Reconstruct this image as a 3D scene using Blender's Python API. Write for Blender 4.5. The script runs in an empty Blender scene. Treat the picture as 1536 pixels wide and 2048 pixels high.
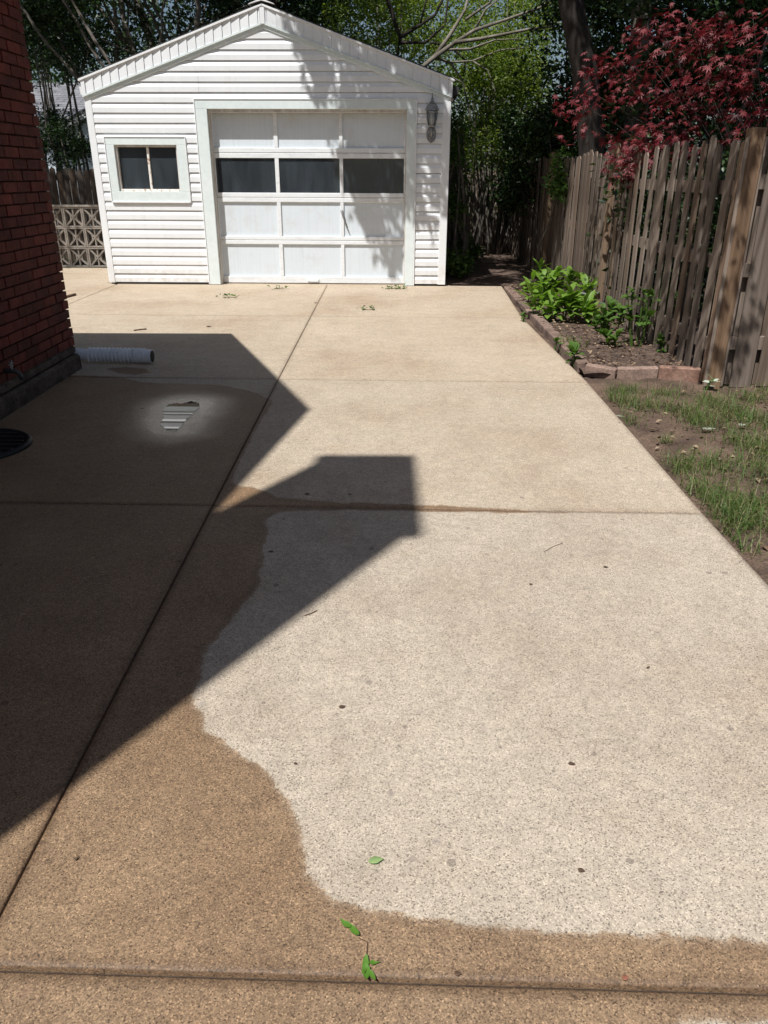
import bpy, math, random
import numpy as np
from mathutils import Vector, Matrix
random.seed(7); RNG = np.random.default_rng(7)
scene = bpy.context.scene
col = scene.collection
R_ = math.radians

# ------------------------------------------------------------------ camera
F, PITCH, CH, ROLL = 1530.0, R_(23.85), 1.40, R_(0.2)
_R0 = np.array([1, 0, 0.]); _FW = np.array([0, math.cos(PITCH), -math.sin(PITCH)]); _U0 = np.array([0, math.sin(PITCH), math.cos(PITCH)])
_R = _R0*math.cos(ROLL) + _U0*math.sin(ROLL); _U = _U0*math.cos(ROLL) - _R0*math.sin(ROLL)
CAM = np.array([0, 0, CH])
cd = bpy.data.cameras.new('camera'); cam = bpy.data.objects.new('camera', cd); col.objects.link(cam)
cd.sensor_fit = 'VERTICAL'; cd.sensor_height = 36.0; cd.lens = 36.0*F/2048.0
cd.clip_start = 0.05; cd.clip_end = 500
m4 = Matrix.Identity(4)
for i in range(3):
    m4[i][0] = _R[i]; m4[i][1] = _U[i]; m4[i][2] = -_FW[i]; m4[i][3] = CAM[i]
cam.matrix_world = m4
scene.camera = cam
scene.render.resolution_x, scene.render.resolution_y = 768, 1024
def ray(x, y): return _FW + _R*(x-768)/F - _U*(y-1024)/F
def g(x, y, z=0.0):                      # photo pixel -> point on the ground
    d = ray(x, y); return CAM + d*((z-CH)/d[2])
def py(x, y, Y):                         # photo pixel -> point on the plane Y
    d = ray(x, y); return CAM + d*(Y/d[1])
def pxx(x, y, X):
    d = ray(x, y); return CAM + d*(X/d[0])

# ------------------------------------------------------------------ light
SUN_EL = R_(60.0); SH = np.array([0.514, 0.858])
SDIR = np.array([SH[0]*math.cos(SUN_EL), SH[1]*math.cos(SUN_EL), -math.sin(SUN_EL)])   # the way light travels
sl = bpy.data.lights.new('sun', 'SUN'); sl.energy = 5.0; sl.angle = R_(0.53); sl.color = (1.0, 0.982, 0.95)
so = bpy.data.objects.new('sun', sl); col.objects.link(so)
so.rotation_euler = Vector(SDIR).to_track_quat('-Z', 'Y').to_euler(); so.location = (-6, -10, 20)
w = bpy.data.worlds.new('World'); scene.world = w; w.use_nodes = True
wn = w.node_tree.nodes; wn.clear()
sky = wn.new('ShaderNodeTexSky'); sky.sky_type = 'NISHITA'; sky.sun_disc = False
sky.sun_elevation = SUN_EL; sky.sun_rotation = math.atan2(-SH[0], -SH[1]); sky.dust_density = 2.0; sky.air_density = 1.0
bg = wn.new('ShaderNodeBackground'); bg.inputs['Strength'].default_value = 0.065
wo = wn.new('ShaderNodeOutputWorld')
w.node_tree.links.new(sky.outputs[0], bg.inputs[0]); w.node_tree.links.new(bg.outputs[0], wo.inputs[0])
vs = scene.view_settings
vs.view_transform = 'Standard'; vs.look = 'None'; vs.gamma = 1.0; vs.use_curve_mapping = False
vs.exposure = 0.16

# ------------------------------------------------------------------ materials
def new_mat(name):
    m = bpy.data.materials.new(name); m.use_nodes = True
    nt = m.node_tree; b = nt.nodes['Principled BSDF']
    return m, nt, b
def N(nt, t, **kw):
    n = nt.nodes.new(t)
    for k, v in kw.items():
        if k.startswith('i_'):
            key = k[2:]; n.inputs[int(key) if key.isdigit() else key].default_value = v
        else: setattr(n, k, v)
    return n
def LK(nt, a, b): nt.links.new(a, b)
def rgba(c): return (c[0], c[1], c[2], 1)
def ramp(nt, fac, stops, interp='LINEAR'):
    r = nt.nodes.new('ShaderNodeValToRGB'); r.color_ramp.interpolation = interp
    e = r.color_ramp.elements
    while len(e) < len(stops): e.new(0.5)
    for el, (p, c) in zip(e, stops):
        el.position = p; el.color = rgba(c) if isinstance(c, (tuple, list)) else (c, c, c, 1)
    LK(nt, fac, r.inputs[0]); return r.outputs[0]
def mixc(nt, fac, a, b, mode='MIX'):
    n = nt.nodes.new('ShaderNodeMix'); n.data_type = 'RGBA'; n.blend_type = mode
    for s, v in ((n.inputs[0], fac), (n.inputs[6], a), (n.inputs[7], b)):
        if isinstance(v, (int, float)): s.default_value = v
        elif isinstance(v, (tuple, list)): s.default_value = rgba(v)
        else: LK(nt, v, s)
    return n.outputs[2]
def math_(nt, op, a, b=None, c=None, clamp=False):
    n = nt.nodes.new('ShaderNodeMath'); n.operation = op; n.use_clamp = clamp
    for i, v in enumerate((a, b, c)):
        if v is None: continue
        if isinstance(v, (int, float)): n.inputs[i].default_value = v
        else: LK(nt, v, n.inputs[i])
    return n.outputs[0]
def coords(nt, scale=(1, 1, 1), world=False):
    if world: src = nt.nodes.new('ShaderNodeNewGeometry').outputs['Position']
    else: src = nt.nodes.new('ShaderNodeTexCoord').outputs['Object']
    mp = nt.nodes.new('ShaderNodeMapping'); mp.inputs['Scale'].default_value = scale
    LK(nt, src, mp.inputs[0]); return mp.outputs[0]
def noise(nt, vec, scale, detail=4, rough=0.55):
    n = N(nt, 'ShaderNodeTexNoise', i_Scale=scale, i_Detail=detail, i_Roughness=rough); LK(nt, vec, n.inputs['Vector']); return n.outputs['Fac']
def bump(nt, b, h, strength, dist=0.01):
    n = N(nt, 'ShaderNodeBump', i_Strength=strength, i_Distance=dist); LK(nt, h, n.inputs['Height']); LK(nt, n.outputs[0], b.inputs['Normal'])
def plain(name, c1, c2=None, scale=6, rough=0.6, stretch=(1, 1, 1), bmp=0.0, objrand=0.0, spec=0.4, fine=None, lo=.35, hi=.65, metallic=0, world=False):
    m, nt, b = new_mat(name)
    v = coords(nt, stretch, world)
    f = noise(nt, v, scale)
    cc = ramp(nt, f, [(lo, c1), (hi, c2 or c1)])
    if fine:
        f2 = noise(nt, v, fine[0], 3)
        cc = mixc(nt, 1.0, cc, ramp(nt, f2, [(.35, 1-fine[1]), (.65, 1+fine[1]*.5)]), 'MULTIPLY')
    if objrand:
        oi = nt.nodes.new('ShaderNodeObjectInfo')
        hsv = nt.nodes.new('ShaderNodeHueSaturation')
        LK(nt, cc, hsv.inputs['Color'])
        LK(nt, math_(nt, 'MULTIPLY_ADD', oi.outputs['Random'], objrand, 1-objrand/2), hsv.inputs['Value'])
        cc = hsv.outputs[0]
    LK(nt, cc, b.inputs['Base Color'])
    b.inputs['Roughness'].default_value = rough; b.inputs['Specular IOR Level'].default_value = spec
    b.inputs['Metallic'].default_value = metallic
    if bmp: bump(nt, b, f, bmp)
    return m
def leaf_mat(name, cols, trans=0.35, rough=0.5, spec=0.35):
    m, nt, b = new_mat(name)
    geo = nt.nodes.new('ShaderNodeNewGeometry')
    n = len(cols)
    cc = ramp(nt, geo.outputs['Random Per Island'], [((i+.5)/n, c) for i, c in enumerate(cols)])
    LK(nt, cc, b.inputs['Base Color']); b.inputs['Roughness'].default_value = rough; b.inputs['Specular IOR Level'].default_value = spec
    tr = nt.nodes.new('ShaderNodeBsdfTranslucent')
    LK(nt, mixc(nt, 1.0, cc, (1.0, 1.1, .5) if cols[0][1] > cols[0][0] else (1.2, .8, .8), 'MULTIPLY'), tr.inputs[0])
    mx = nt.nodes.new('ShaderNodeMixShader'); mx.inputs[0].default_value = trans
    LK(nt, b.outputs[0], mx.inputs[1]); LK(nt, tr.outputs[0], mx.inputs[2])
    LK(nt, mx.outputs[0], nt.nodes['Material Output'].inputs[0])
    return m

M = {}
# exposed-aggregate concrete with wet areas ('wet' and 'puddle' are signed distances in metres stored on the slabs)
def concrete(name):
    m, nt, b = new_mat(name)
    v = coords(nt, world=True)
    n1 = noise(nt, v, 0.9, 4); n2 = noise(nt, v, 7, 4); n3 = noise(nt, v, 28, 3)
    oi = nt.nodes.new('ShaderNodeObjectInfo')
    at_t = N(nt, 'ShaderNodeAttribute', attribute_name='tan')
    base = mixc(nt, at_t.outputs['Fac'], (.425, .375, .31), (.46, .385, .295))
    base = mixc(nt, 1.0, base, ramp(nt, n1, [(.3, (.88, .83, .79)), (.5, (1.01, 1.01, 1.01)), (.7, (1.09, 1.1, 1.11))]), 'MULTIPLY')
    base = mixc(nt, 1.0, base, ramp(nt, n2, [(.3, .92), (.7, 1.06)]), 'MULTIPLY')
    base = mixc(nt, 1.0, base, ramp(nt, n3, [(.3, .92), (.7, 1.07)]), 'MULTIPLY')
    # grains
    vo = N(nt, 'ShaderNodeTexVoronoi', i_Scale=330.0); LK(nt, v, vo.inputs['Vector'])
    sep = nt.nodes.new('ShaderNodeSeparateColor'); LK(nt, vo.outputs['Color'], sep.inputs[0])
    gr = ramp(nt, sep.outputs[0], [(0, (.36, .34, .33)), (.10, (.62, .58, .55)), (.24, (.92, .89, .86)), (.6, (1.02, 1.0, .97)), (.85, (1.14, 1.12, 1.08)), (1, (1.45, 1.4, 1.34))])
    base = mixc(nt, 1.0, base, gr, 'MULTIPLY')
    v2 = N(nt, 'ShaderNodeTexVoronoi', i_Scale=120.0); LK(nt, v, v2.inputs['Vector'])
    s2 = nt.nodes.new('ShaderNodeSeparateColor'); LK(nt, v2.outputs['Color'], s2.inputs[0])
    spot = math_(nt, 'MULTIPLY', math_(nt, 'GREATER_THAN', s2.outputs[1], .94), math_(nt, 'LESS_THAN', v2.outputs['Distance'], .34))
    base = mixc(nt, math_(nt, 'MULTIPLY', spot, .5), base, mixc(nt, s2.outputs[0], (.16, .13, .11), (.62, .5, .4)))
    # pebbles
    v3 = N(nt, 'ShaderNodeTexVoronoi', i_Scale=20.0); LK(nt, v, v3.inputs['Vector'])
    s3 = nt.nodes.new('ShaderNodeSeparateColor'); LK(nt, v3.outputs['Color'], s3.inputs[0])
    rad = math_(nt, 'MULTIPLY_ADD', s3.outputs[2], .17, .06)
    peb = math_(nt, 'MULTIPLY', math_(nt, 'GREATER_THAN', s3.outputs[1], .78), math_(nt, 'LESS_THAN', v3.outputs['Distance'], rad))
    base = mixc(nt, math_(nt, 'MULTIPLY', peb, .5), base, ramp(nt, s3.outputs[0], [(0, (.07, .055, .05)), (.3, (.2, .16, .14)), (.55, (.34, .29, .26)), (.75, (.52, .4, .32)), (1, (.68, .58, .46))]))
    # stains, and dirt gathered along the joints
    stn = ramp(nt, noise(nt, v, 2.3, 6, .65), [(.52, 0.0), (.72, .30)])
    base = mixc(nt, stn, base, mixc(nt, 1.0, base, (.80, .70, .60), 'MULTIPLY'))
    stn2 = ramp(nt, noise(nt, v, 5.5, 6, .7), [(.60, 0.0), (.70, .35)])
    base = mixc(nt, stn2, base, mixc(nt, 1.0, base, (.82, .80, .79), 'MULTIPLY'))
    ae = N(nt, 'ShaderNodeAttribute', attribute_name='rim')
    drt = ramp(nt, math_(nt, 'ADD', ae.outputs['Fac'], math_(nt, 'MULTIPLY_ADD', noise(nt, v, 40, 3), .02, -.01)), [(.0, .75), (.012, .45), (.03, 0.0)])
    drt = math_(nt, 'MULTIPLY', drt, math_(nt, 'MULTIPLY_ADD', at_t.outputs['Fac'], -.6, 1.0, clamp=True))
    base = mixc(nt, drt, base, mixc(nt, 1.0, base, (.42, .36, .32), 'MULTIPLY'))
    # wet
    at = N(nt, 'ShaderNodeAttribute', attribute_name='wet')
    wob = math_(nt, 'ADD', math_(nt, 'MULTIPLY_ADD', noise(nt, v, 9, 5, .6), .07, -.035), math_(nt, 'MULTIPLY_ADD', noise(nt, v, 110, 2), .022, -.011))
    d = math_(nt, 'ADD', at.outputs['Fac'], wob)
    wet = math_(nt, 'SMOOTHSTEP', d, 0, 1) if False else ramp(nt, math_(nt, 'MULTIPLY_ADD', d, 10, .5, clamp=True), [(.42, 0.0), (.52, .85), (.66, 1.0)])
    wetv = ramp(nt, noise(nt, v, 3, 4), [(.3, (.515, .395, .295)), (.7, (.615, .49, .375))])
    wcol = mixc(nt, 1.0, base, wetv, 'MULTIPLY')
    rim = ramp(nt, math_(nt, 'MULTIPLY_ADD', d, 10, .5, clamp=True), [(.5, 0.0), (.62, 1.0), (.9, 0.0)])
    wcol = mixc(nt, math_(nt, 'MULTIPLY', rim, .25), wcol, mixc(nt, 1.0, wcol, (.62, .6, .6), 'MULTIPLY'))
    wcol = mixc(nt, 1.0, wcol, ramp(nt, sep.outputs[2], [(0, (.64, .62, .6)), (.25, (.94, .92, .9)), (.7, (1.02, 1.02, 1.02)), (1, (1.42, 1.4, 1.35))]), 'MULTIPLY')
    base = mixc(nt, wet, base, wcol)
    LK(nt, base, b.inputs['Base Color'])
    ap = N(nt, 'ShaderNodeAttribute', attribute_name='puddle')
    pr = ramp(nt, math_(nt, 'ADD', ap.outputs['Fac'], math_(nt, 'MULTIPLY_ADD', noise(nt, v, 6, 4), .16, -.08)), [(0.0, .10), (.05, .20), (.13, .36), (.30, .64)])
    rg = nt.nodes.new('ShaderNodeMix'); rg.data_type = 'FLOAT'
    LK(nt, wet, rg.inputs[0]); rg.inputs[2].default_value = .92; LK(nt, pr, rg.inputs[3])
    LK(nt, rg.outputs[0], b.inputs['Roughness'])
    b.inputs['Specular IOR Level'].default_value = .5
    bstr = ramp(nt, ap.outputs['Fac'], [(0, .6), (.2, .9), (.7, .8)])
    h = math_(nt, 'ADD', math_(nt, 'MULTIPLY', sep.outputs[1], .5), n3)
    bn = N(nt, 'ShaderNodeBump', i_Distance=.003); LK(nt, bstr, bn.inputs['Strength']); LK(nt, h, bn.inputs['Height']); LK(nt, bn.outputs[0], b.inputs['Normal'])
    return m
M['concrete'] = concrete('exposed_aggregate_concrete')
M['joint'] = plain('dirty_joint', (.035, .026, .02), (.08, .06, .045), 30, .9)
M['soil'] = plain('bare_soil', (.075, .048, .034), (.15, .1, .07), 5, .95, bmp=.6, fine=(90, .45), world=True)
M['mulch'] = plain('bed_mulch', (.06, .04, .03), (.15, .1, .075), 9, .95, bmp=.8, fine=(70, .6), world=True)
M['ground'] = plain('ground_far', (.04, .05, .02), (.09, .075, .04), 2, .95)
def siding_mat():
    m, nt, b = new_mat('white_vinyl_siding')
    v = coords(nt); c = ramp(nt, noise(nt, v, 1.2), [(.35, (.765, .785, .80)), (.65, (.815, .835, .845))])
    st = coords(nt, (9, 9, .7)); c = mixc(nt, ramp(nt, noise(nt, st, 1.6, 5, .65), [(.5, 0.0), (.75, .22)]), c, (.56, .55, .51))
    sx = nt.nodes.new('ShaderNodeSeparateXYZ'); LK(nt, v, sx.inputs[0])
    low = math_(nt, 'MULTIPLY', ramp(nt, sx.outputs[2], [(.0, 1.0), (.35, 0.0)]), ramp(nt, noise(nt, v, 11, 5, .7), [(.42, 0.0), (.68, .6)]))
    c = mixc(nt, low, c, (.47, .40, .31))
    LK(nt, c, b.inputs['Base Color']); b.inputs['Roughness'].default_value = .42
    bump(nt, b, noise(nt, coords(nt, (2.2, 2.2, 2.2)), 1.0, 2), .25, .02)
    return m
M['siding'] = siding_mat()
M['trim'] = plain('pale_trim_paint', (.67, .745, .74), (.73, .79, .785), 3, .5, fine=(20, .04))
M['white'] = plain('white_paint', (.765, .775, .78), (.81, .82, .825), 4, .5, fine=(24, .06))
def door_paint():
    m, nt, b = new_mat('weathered_door_paint')
    v = coords(nt, (45, 45, 1.2)); v2 = coords(nt, (1, 1, 1))
    f = noise(nt, v, 1.0, 5, .7)
    c = ramp(nt, f, [(.25, (.60, .66, .71)), (.5, (.655, .715, .76)), (.75, (.68, .735, .775))])
    c = mixc(nt, ramp(nt, noise(nt, v2, 4, 5, .7), [(.52, 0.0), (.75, .45)]), c, (.52, .50, .46))
    LK(nt, c, b.inputs['Base Color']); b.inputs['Roughness'].default_value = .55
    bump(nt, b, f, .12, .002); return m
M['doorpaint'] = door_paint()
M['rail'] = plain('worn_white_rail_paint', (.70, .72, .735), (.78, .805, .82), 5, .5, stretch=(1, 1, 5), fine=(40, .07), lo=.3, hi=.5)
M['jamb'] = plain('weathered_jamb_wood', (.46, .41, .36), (.66, .64, .60), 6, .7, stretch=(3, 3, .5), fine=(40, .15))
M['sill'] = plain('peeling_sill_paint', (.45, .30, .2), (.80, .77, .72), 22, .7, lo=.38, hi=.48)
M['interior'] = plain('dark_garage_interior', (.06, .066, .075), (.10, .11, .125), 4, .9)
M['shingle_dark'] = plain('dark_roof_shingle', (.05, .05, .05), (.09, .085, .08), 12, .9, fine=(60, .3))
M['shingle_grey'] = plain('grey_roof_shingle', (.16, .165, .18), (.25, .25, .27), 5, .9, fine=(40, .25), objrand=.35)
M['gutter_dark'] = plain('dark_gutter', (.03, .03, .03), (.05, .05, .05), 8, .5)
M['lantern'] = plain('weathered_lantern_metal', (.16, .16, .165), (.36, .36, .36), 40, .45, metallic=.5)
M['brick'] = plain('red_brick', (.085, .014, .010), (.14, .027, .018), 9, .85, bmp=.5, objrand=.65, fine=(80, .3), world=True)
M['mortar'] = plain('old_mortar', (.06, .022, .016), (.105, .048, .036), 12, .95, bmp=.4)
M['foundation'] = plain('stained_foundation', (.05, .036, .028), (.12, .09, .07), 6, .95, bmp=.8, fine=(50, .4))
M['house_roof'] = plain('house_roof_shingle', (.06, .055, .05), (.10, .09, .085), 6, .9)
M['pipe'] = plain('white_corrugated_plastic', (.62, .64, .66), (.74, .75, .77), 6, .45, fine=(30, .08))
M['black'] = plain('black_rubber', (.008, .008, .009), (.016, .016, .017), 20, .6)
def wood(name, c1, c2, c3, rand):
    m, nt, b = new_mat(name)
    v = coords(nt, (38, 38, 1.6)); f = noise(nt, v, 1.0, 5, .65)
    v2 = coords(nt, (6, 6, .9)); f2 = noise(nt, v2, 1.3, 3)
    oi = nt.nodes.new('ShaderNodeObjectInfo')
    c = ramp(nt, f, [(.28, c1), (.5, c2), (.72, c3)])
    c = mixc(nt, 1.0, c, ramp(nt, f2, [(.3, (.66, .62, .60)), (.7, (1.12, 1.1, 1.1))]), 'MULTIPLY')
    warm = mixc(nt, 1.0, c, (1.15, .95, .78), 'MULTIPLY')
    c = mixc(nt, ramp(nt, oi.outputs['Random'], [(.55, 0.0), (1, .75)]), c, warm)
    h = nt.nodes.new('ShaderNodeHueSaturation'); LK(nt, c, h.inputs['Color'])
    r2 = math_(nt, 'FRACT', math_(nt, 'MULTIPLY', oi.outputs['Random'], 37.7))
    LK(nt, math_(nt, 'MULTIPLY_ADD', r2, rand, 1-rand/2), h.inputs['Value'])
    LK(nt, h.outputs[0], b.inputs['Base Color']); b.inputs['Roughness'].default_value = .85; b.inputs['Specular IOR Level'].default_value = .25
    bump(nt, b, f, .5, .004); return m
M['fence'] = wood('weathered_fence_wood', (.115, .09, .072), (.205, .168, .138), (.29, .248, .21), .75)
M['fence_old'] = wood('dark_old_fence_wood', (.045, .036, .03), (.09, .075, .062), (.13, .11, .095), .5)
M['post_new'] = wood('tan_fence_post_wood', (.12, .082, .055), (.21, .15, .10), (.27, .215, .165), .3)
M['timber'] = plain('edging_timber', (.15, .10, .078), (.25, .175, .14), 6, .9, bmp=.5, objrand=.5, fine=(60, .3))
M['timber_red'] = plain('reddish_edging_block', (.22, .125, .09), (.30, .185, .14), 8, .9, bmp=.5, fine=(60, .25))
M['block'] = plain('concrete_breeze_block', (.19, .165, .14), (.30, .265, .23), 8, .95, bmp=.3, objrand=.3, fine=(70, .2))
M['bark'] = plain('dark_bark', (.014, .011, .009), (.04, .032, .026), 8, .95, stretch=(2, 2, .5), bmp=.8, fine=(40, .4), world=True)
M['bark_pale'] = plain('pale_grey_bark', (.13, .115, .09), (.24, .215, .18), 6, .9, bmp=.5, fine=(30, .25), world=True)
M['bark_grey'] = plain('grey_vine_bark', (.10, .088, .072), (.20, .175, .15), 6, .9, bmp=.5, fine=(30, .25), world=True)
M['pale_wall'] = plain('pale_blue_siding', (.55, .62, .68), (.64, .70, .75), 4, .6)
M['leaf_dark'] = leaf_mat('dark_evergreen_leaf', [(.012, .028, .010), (.022, .05, .014), (.035, .07, .02), (.05, .085, .025)], .25, .4)
M['leaf_mid'] = leaf_mat('mid_green_leaf', [(.035, .075, .015), (.06, .11, .02), (.085, .14, .03), (.11, .15, .03)], .4)
M['leaf_yellow'] = leaf_mat('yellow_green_leaf', [(.08, .135, .022), (.13, .20, .032), (.19, .26, .045), (.26, .31, .07)], .55)
M['leaf_red'] = leaf_mat('red_maple_leaf', [(.05, .006, .009), (.10, .011, .016), (.16, .018, .026), (.21, .035, .042), (.28, .085, .09)], .35)
M['leaf_bed'] = leaf_mat('bright_bed_leaf', [(.13, .24, .035), (.20, .33, .055)], .4)
M['leaf_bush'] = leaf_mat('bush_leaf', [(.05, .11, .02), (.08, .16, .03), (.12, .20, .045)], .35)
M['grass'] = leaf_mat('grass_blade', [(.05, .10, .02), (.075, .145, .028), (.11, .18, .042), (.20, .20, .085), (.065, .135, .026), (.26, .22, .12)], .35)
M['leaf_fallen'] = leaf_mat('fallen_green_leaf', [(.05, .14, .014), (.09, .21, .025), (.12, .25, .035)], .25, .55, .25)
M['leaf_pale'] = leaf_mat('pale_green_leaf', [(.30, .44, .17), (.34, .47, .2)], .3)
M['leaf_silver'] = leaf_mat('silvery_leaf', [(.42, .48, .38), (.52, .56, .47)], .25)
M['dead'] = plain('dead_leaf', (.07, .04, .025), (.14, .085, .05), 30, .9)
M['tan_dead'] = plain('tan_dead_leaf', (.38, .27, .16), (.5, .38, .25), 30, .9)
M['orange'] = plain('orange_leaf_bit', (.22, .08, .05), (.30, .13, .08), 30, .8)
def glass(name, tint, rough=.02, refl=1.0, haze=.09):
    m, nt, b = new_mat(name)
    nt.nodes.remove(b)
    df = N(nt, 'ShaderNodeBsdfDiffuse'); df.inputs[0].default_value = (.42, .52, .60, 1)  # bluish diffuse layer paints the panes' reflected sheen into the glass colour
    t = N(nt, 'ShaderNodeBsdfTransparent'); t.inputs[0].default_value = rgba(tint)
    gl = N(nt, 'ShaderNodeBsdfGlossy', i_Roughness=rough)
    fr = N(nt, 'ShaderNodeFresnel', i_IOR=1.5)
    mx = nt.nodes.new('ShaderNodeMixShader')
    LK(nt, math_(nt, 'MULTIPLY_ADD', fr.outputs[0], refl, .03), mx.inputs[0])
    m0 = nt.nodes.new('ShaderNodeMixShader'); vd = coords(nt, (6, 6, 1.2)); LK(nt, math_(nt, 'MULTIPLY_ADD', noise(nt, vd, 1.5, 4), haze*1.6, haze*.15), m0.inputs[0]); LK(nt, t.outputs[0], m0.inputs[1]); LK(nt, df.outputs[0], m0.inputs[2])
    LK(nt, m0.outputs[0], mx.inputs[1]); LK(nt, gl.outputs[0], mx.inputs[2]); LK(nt, mx.outputs[0], nt.nodes['Material Output'].inputs[0])
    return m
M['glass'] = glass('painted_sheen_window_glass', (.5, .55, .6), .05, 1.3)
M['lampglass'] = glass('lantern_glass', (.85, .85, .84), .12, 1.0, .15)
def water():
    m, nt, b = new_mat('puddle_water')
    b.inputs['Base Color'].default_value = (.075, .06, .047, 1); b.inputs['Roughness'].default_value = .015
    b.inputs['IOR'].default_value = 1.33; b.inputs['Specular IOR Level'].default_value = .5
    return m
M['water'] = water()

# ------------------------------------------------------------------ mesh helpers
class MB:
    def __init__(s): s.v = []; s.f = []
    def add(s, vs, fs):
        o = len(s.v); s.v += [tuple(map(float, q)) for q in vs]; s.f += [tuple(i+o for i in f) for f in fs]; return s
    def box(s, x0, x1, y0, y1, z0, z1):
        return s.add([(x0,y0,z0),(x1,y0,z0),(x1,y1,z0),(x0,y1,z0),(x0,y0,z1),(x1,y0,z1),(x1,y1,z1),(x0,y1,z1)],
                     [(0,3,2,1),(4,5,6,7),(0,1,5,4),(1,2,6,5),(2,3,7,6),(3,0,4,7)])
    def hexa(s, P):   # 8 points: bottom 4 then top 4
        return s.add(P, [(0,3,2,1),(4,5,6,7),(0,1,5,4),(1,2,6,5),(2,3,7,6),(3,0,4,7)])
    def prism(s, prof, a, b, axis=0):   # closed profile (2D) extruded along an axis
        def P(t, q):
            q = tuple(q)
            return (t, q[0], q[1]) if axis == 0 else ((q[0], t, q[1]) if axis == 1 else (q[0], q[1], t))
        n = len(prof)
        return s.add([P(a, q) for q in prof] + [P(b, q) for q in prof],
                     [tuple(range(n))[::-1], tuple(range(n, 2*n))] + [(i, (i+1) % n, n+(i+1) % n, n+i) for i in range(n)])
    def tube(s, pts, rad, n=8, cap=True):
        pts = [np.array(p, float) for p in pts]
        if not hasattr(rad, '__len__'): rad = [rad]*len(pts)
        rings = []; up = np.array([.13, .21, 1.]); up /= np.linalg.norm(up); o = len(s.v)
        for i, p in enumerate(pts):
            t = pts[min(i+1, len(pts)-1)] - pts[max(i-1, 0)]; t = t/(np.linalg.norm(t)+1e-9)
            a = np.cross(t, up)
            if np.linalg.norm(a) < .1: a = np.cross(t, [1, 0, 0])
            a /= np.linalg.norm(a); b = np.cross(t, a)
            for k in range(n):
                th = 2*math.pi*k/n
                s.v.append(tuple(p + rad[i]*(a*math.cos(th) + b*math.sin(th))))
        for i in range(len(pts)-1):
            for k in range(n):
                s.f.append((o+i*n+k, o+i*n+(k+1) % n, o+(i+1)*n+(k+1) % n, o+(i+1)*n+k))
        if cap: s.f += [tuple(o+k for k in range(n))[::-1], tuple(o+(len(pts)-1)*n+k for k in range(n))]
        return s
    def lathe(s, prof, n=12, c=(0, 0, 0)):
        o = len(s.v)
        for r, z in prof:
            for k in range(n):
                th = 2*math.pi*k/n; s.v.append((c[0]+r*math.cos(th), c[1]+r*math.sin(th), c[2]+z))
        for i in range(len(prof)-1):
            for k in range(n): s.f.append((o+i*n+k, o+i*n+(k+1) % n, o+(i+1)*n+(k+1) % n, o+(i+1)*n+k))
        s.f += [tuple(o+k for k in range(n))[::-1], tuple(o+(len(prof)-1)*n+k for k in range(n))]
        return s
    def mesh(s, name, mat, smooth=False):
        me = bpy.data.meshes.new(name); me.from_pydata(s.v, [], s.f)
        if mat is not None: me.materials.append(M[mat])
        if smooth: me.polygons.foreach_set('use_smooth', [True]*len(me.polygons))
        me.update(); return me
    def build(s, name, mat, parent=None, smooth=False, bevel=0):
        o = bpy.data.objects.new(name, s.mesh(name, mat, smooth)); col.objects.link(o)
        if parent: o.parent = parent
        if bevel:
            md = o.modifiers.new('bevel', 'BEVEL'); md.width = bevel; md.segments = 1; md.limit_method = 'ANGLE'
        return o
def np_mesh(name, V, Fq, mat, parent=None, smooth=False):
    me = bpy.data.meshes.new(name); k = Fq.shape[1]
    me.vertices.add(len(V)); me.vertices.foreach_set('co', np.ascontiguousarray(V, dtype=np.float32).ravel())
    me.loops.add(Fq.size); me.loops.foreach_set('vertex_index', np.ascontiguousarray(Fq, dtype=np.int32).ravel())
    me.polygons.add(len(Fq)); me.polygons.foreach_set('loop_start', np.arange(0, Fq.size, k, dtype=np.int32))
    try: me.polygons.foreach_set('loop_total', np.full(len(Fq), k, dtype=np.int32))
    except Exception: pass
    if smooth: me.polygons.foreach_set('use_smooth', np.ones(len(Fq), dtype=bool))
    me.materials.append(M[mat]); me.update(calc_edges=True); me.validate()
    o = bpy.data.objects.new(name, me); col.objects.link(o)
    if parent: o.parent = parent
    return o
def share(name, mesh, parent=None, loc=(0, 0, 0), rot=(0, 0, 0), sc=(1, 1, 1)):
    o = bpy.data.objects.new(name, mesh); col.objects.link(o)
    if parent: o.parent = parent
    o.location = loc; o.rotation_euler = rot; o.scale = sc; return o
def tag(o, label=None, cat=None, group=None, kind=None):
    for k, v in (('label', label), ('category', cat), ('group', group), ('kind', kind)):
        if v: o[k] = v
    return o
def empty(name, loc=(0, 0, 0), rz=0, label=None, cat=None, group=None, kind=None):
    o = bpy.data.objects.new(name, None); col.objects.link(o); o.location = loc; o.rotation_euler = (0, 0, rz); o.empty_display_size = .1
    return tag(o, label, cat, group, kind)
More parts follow.
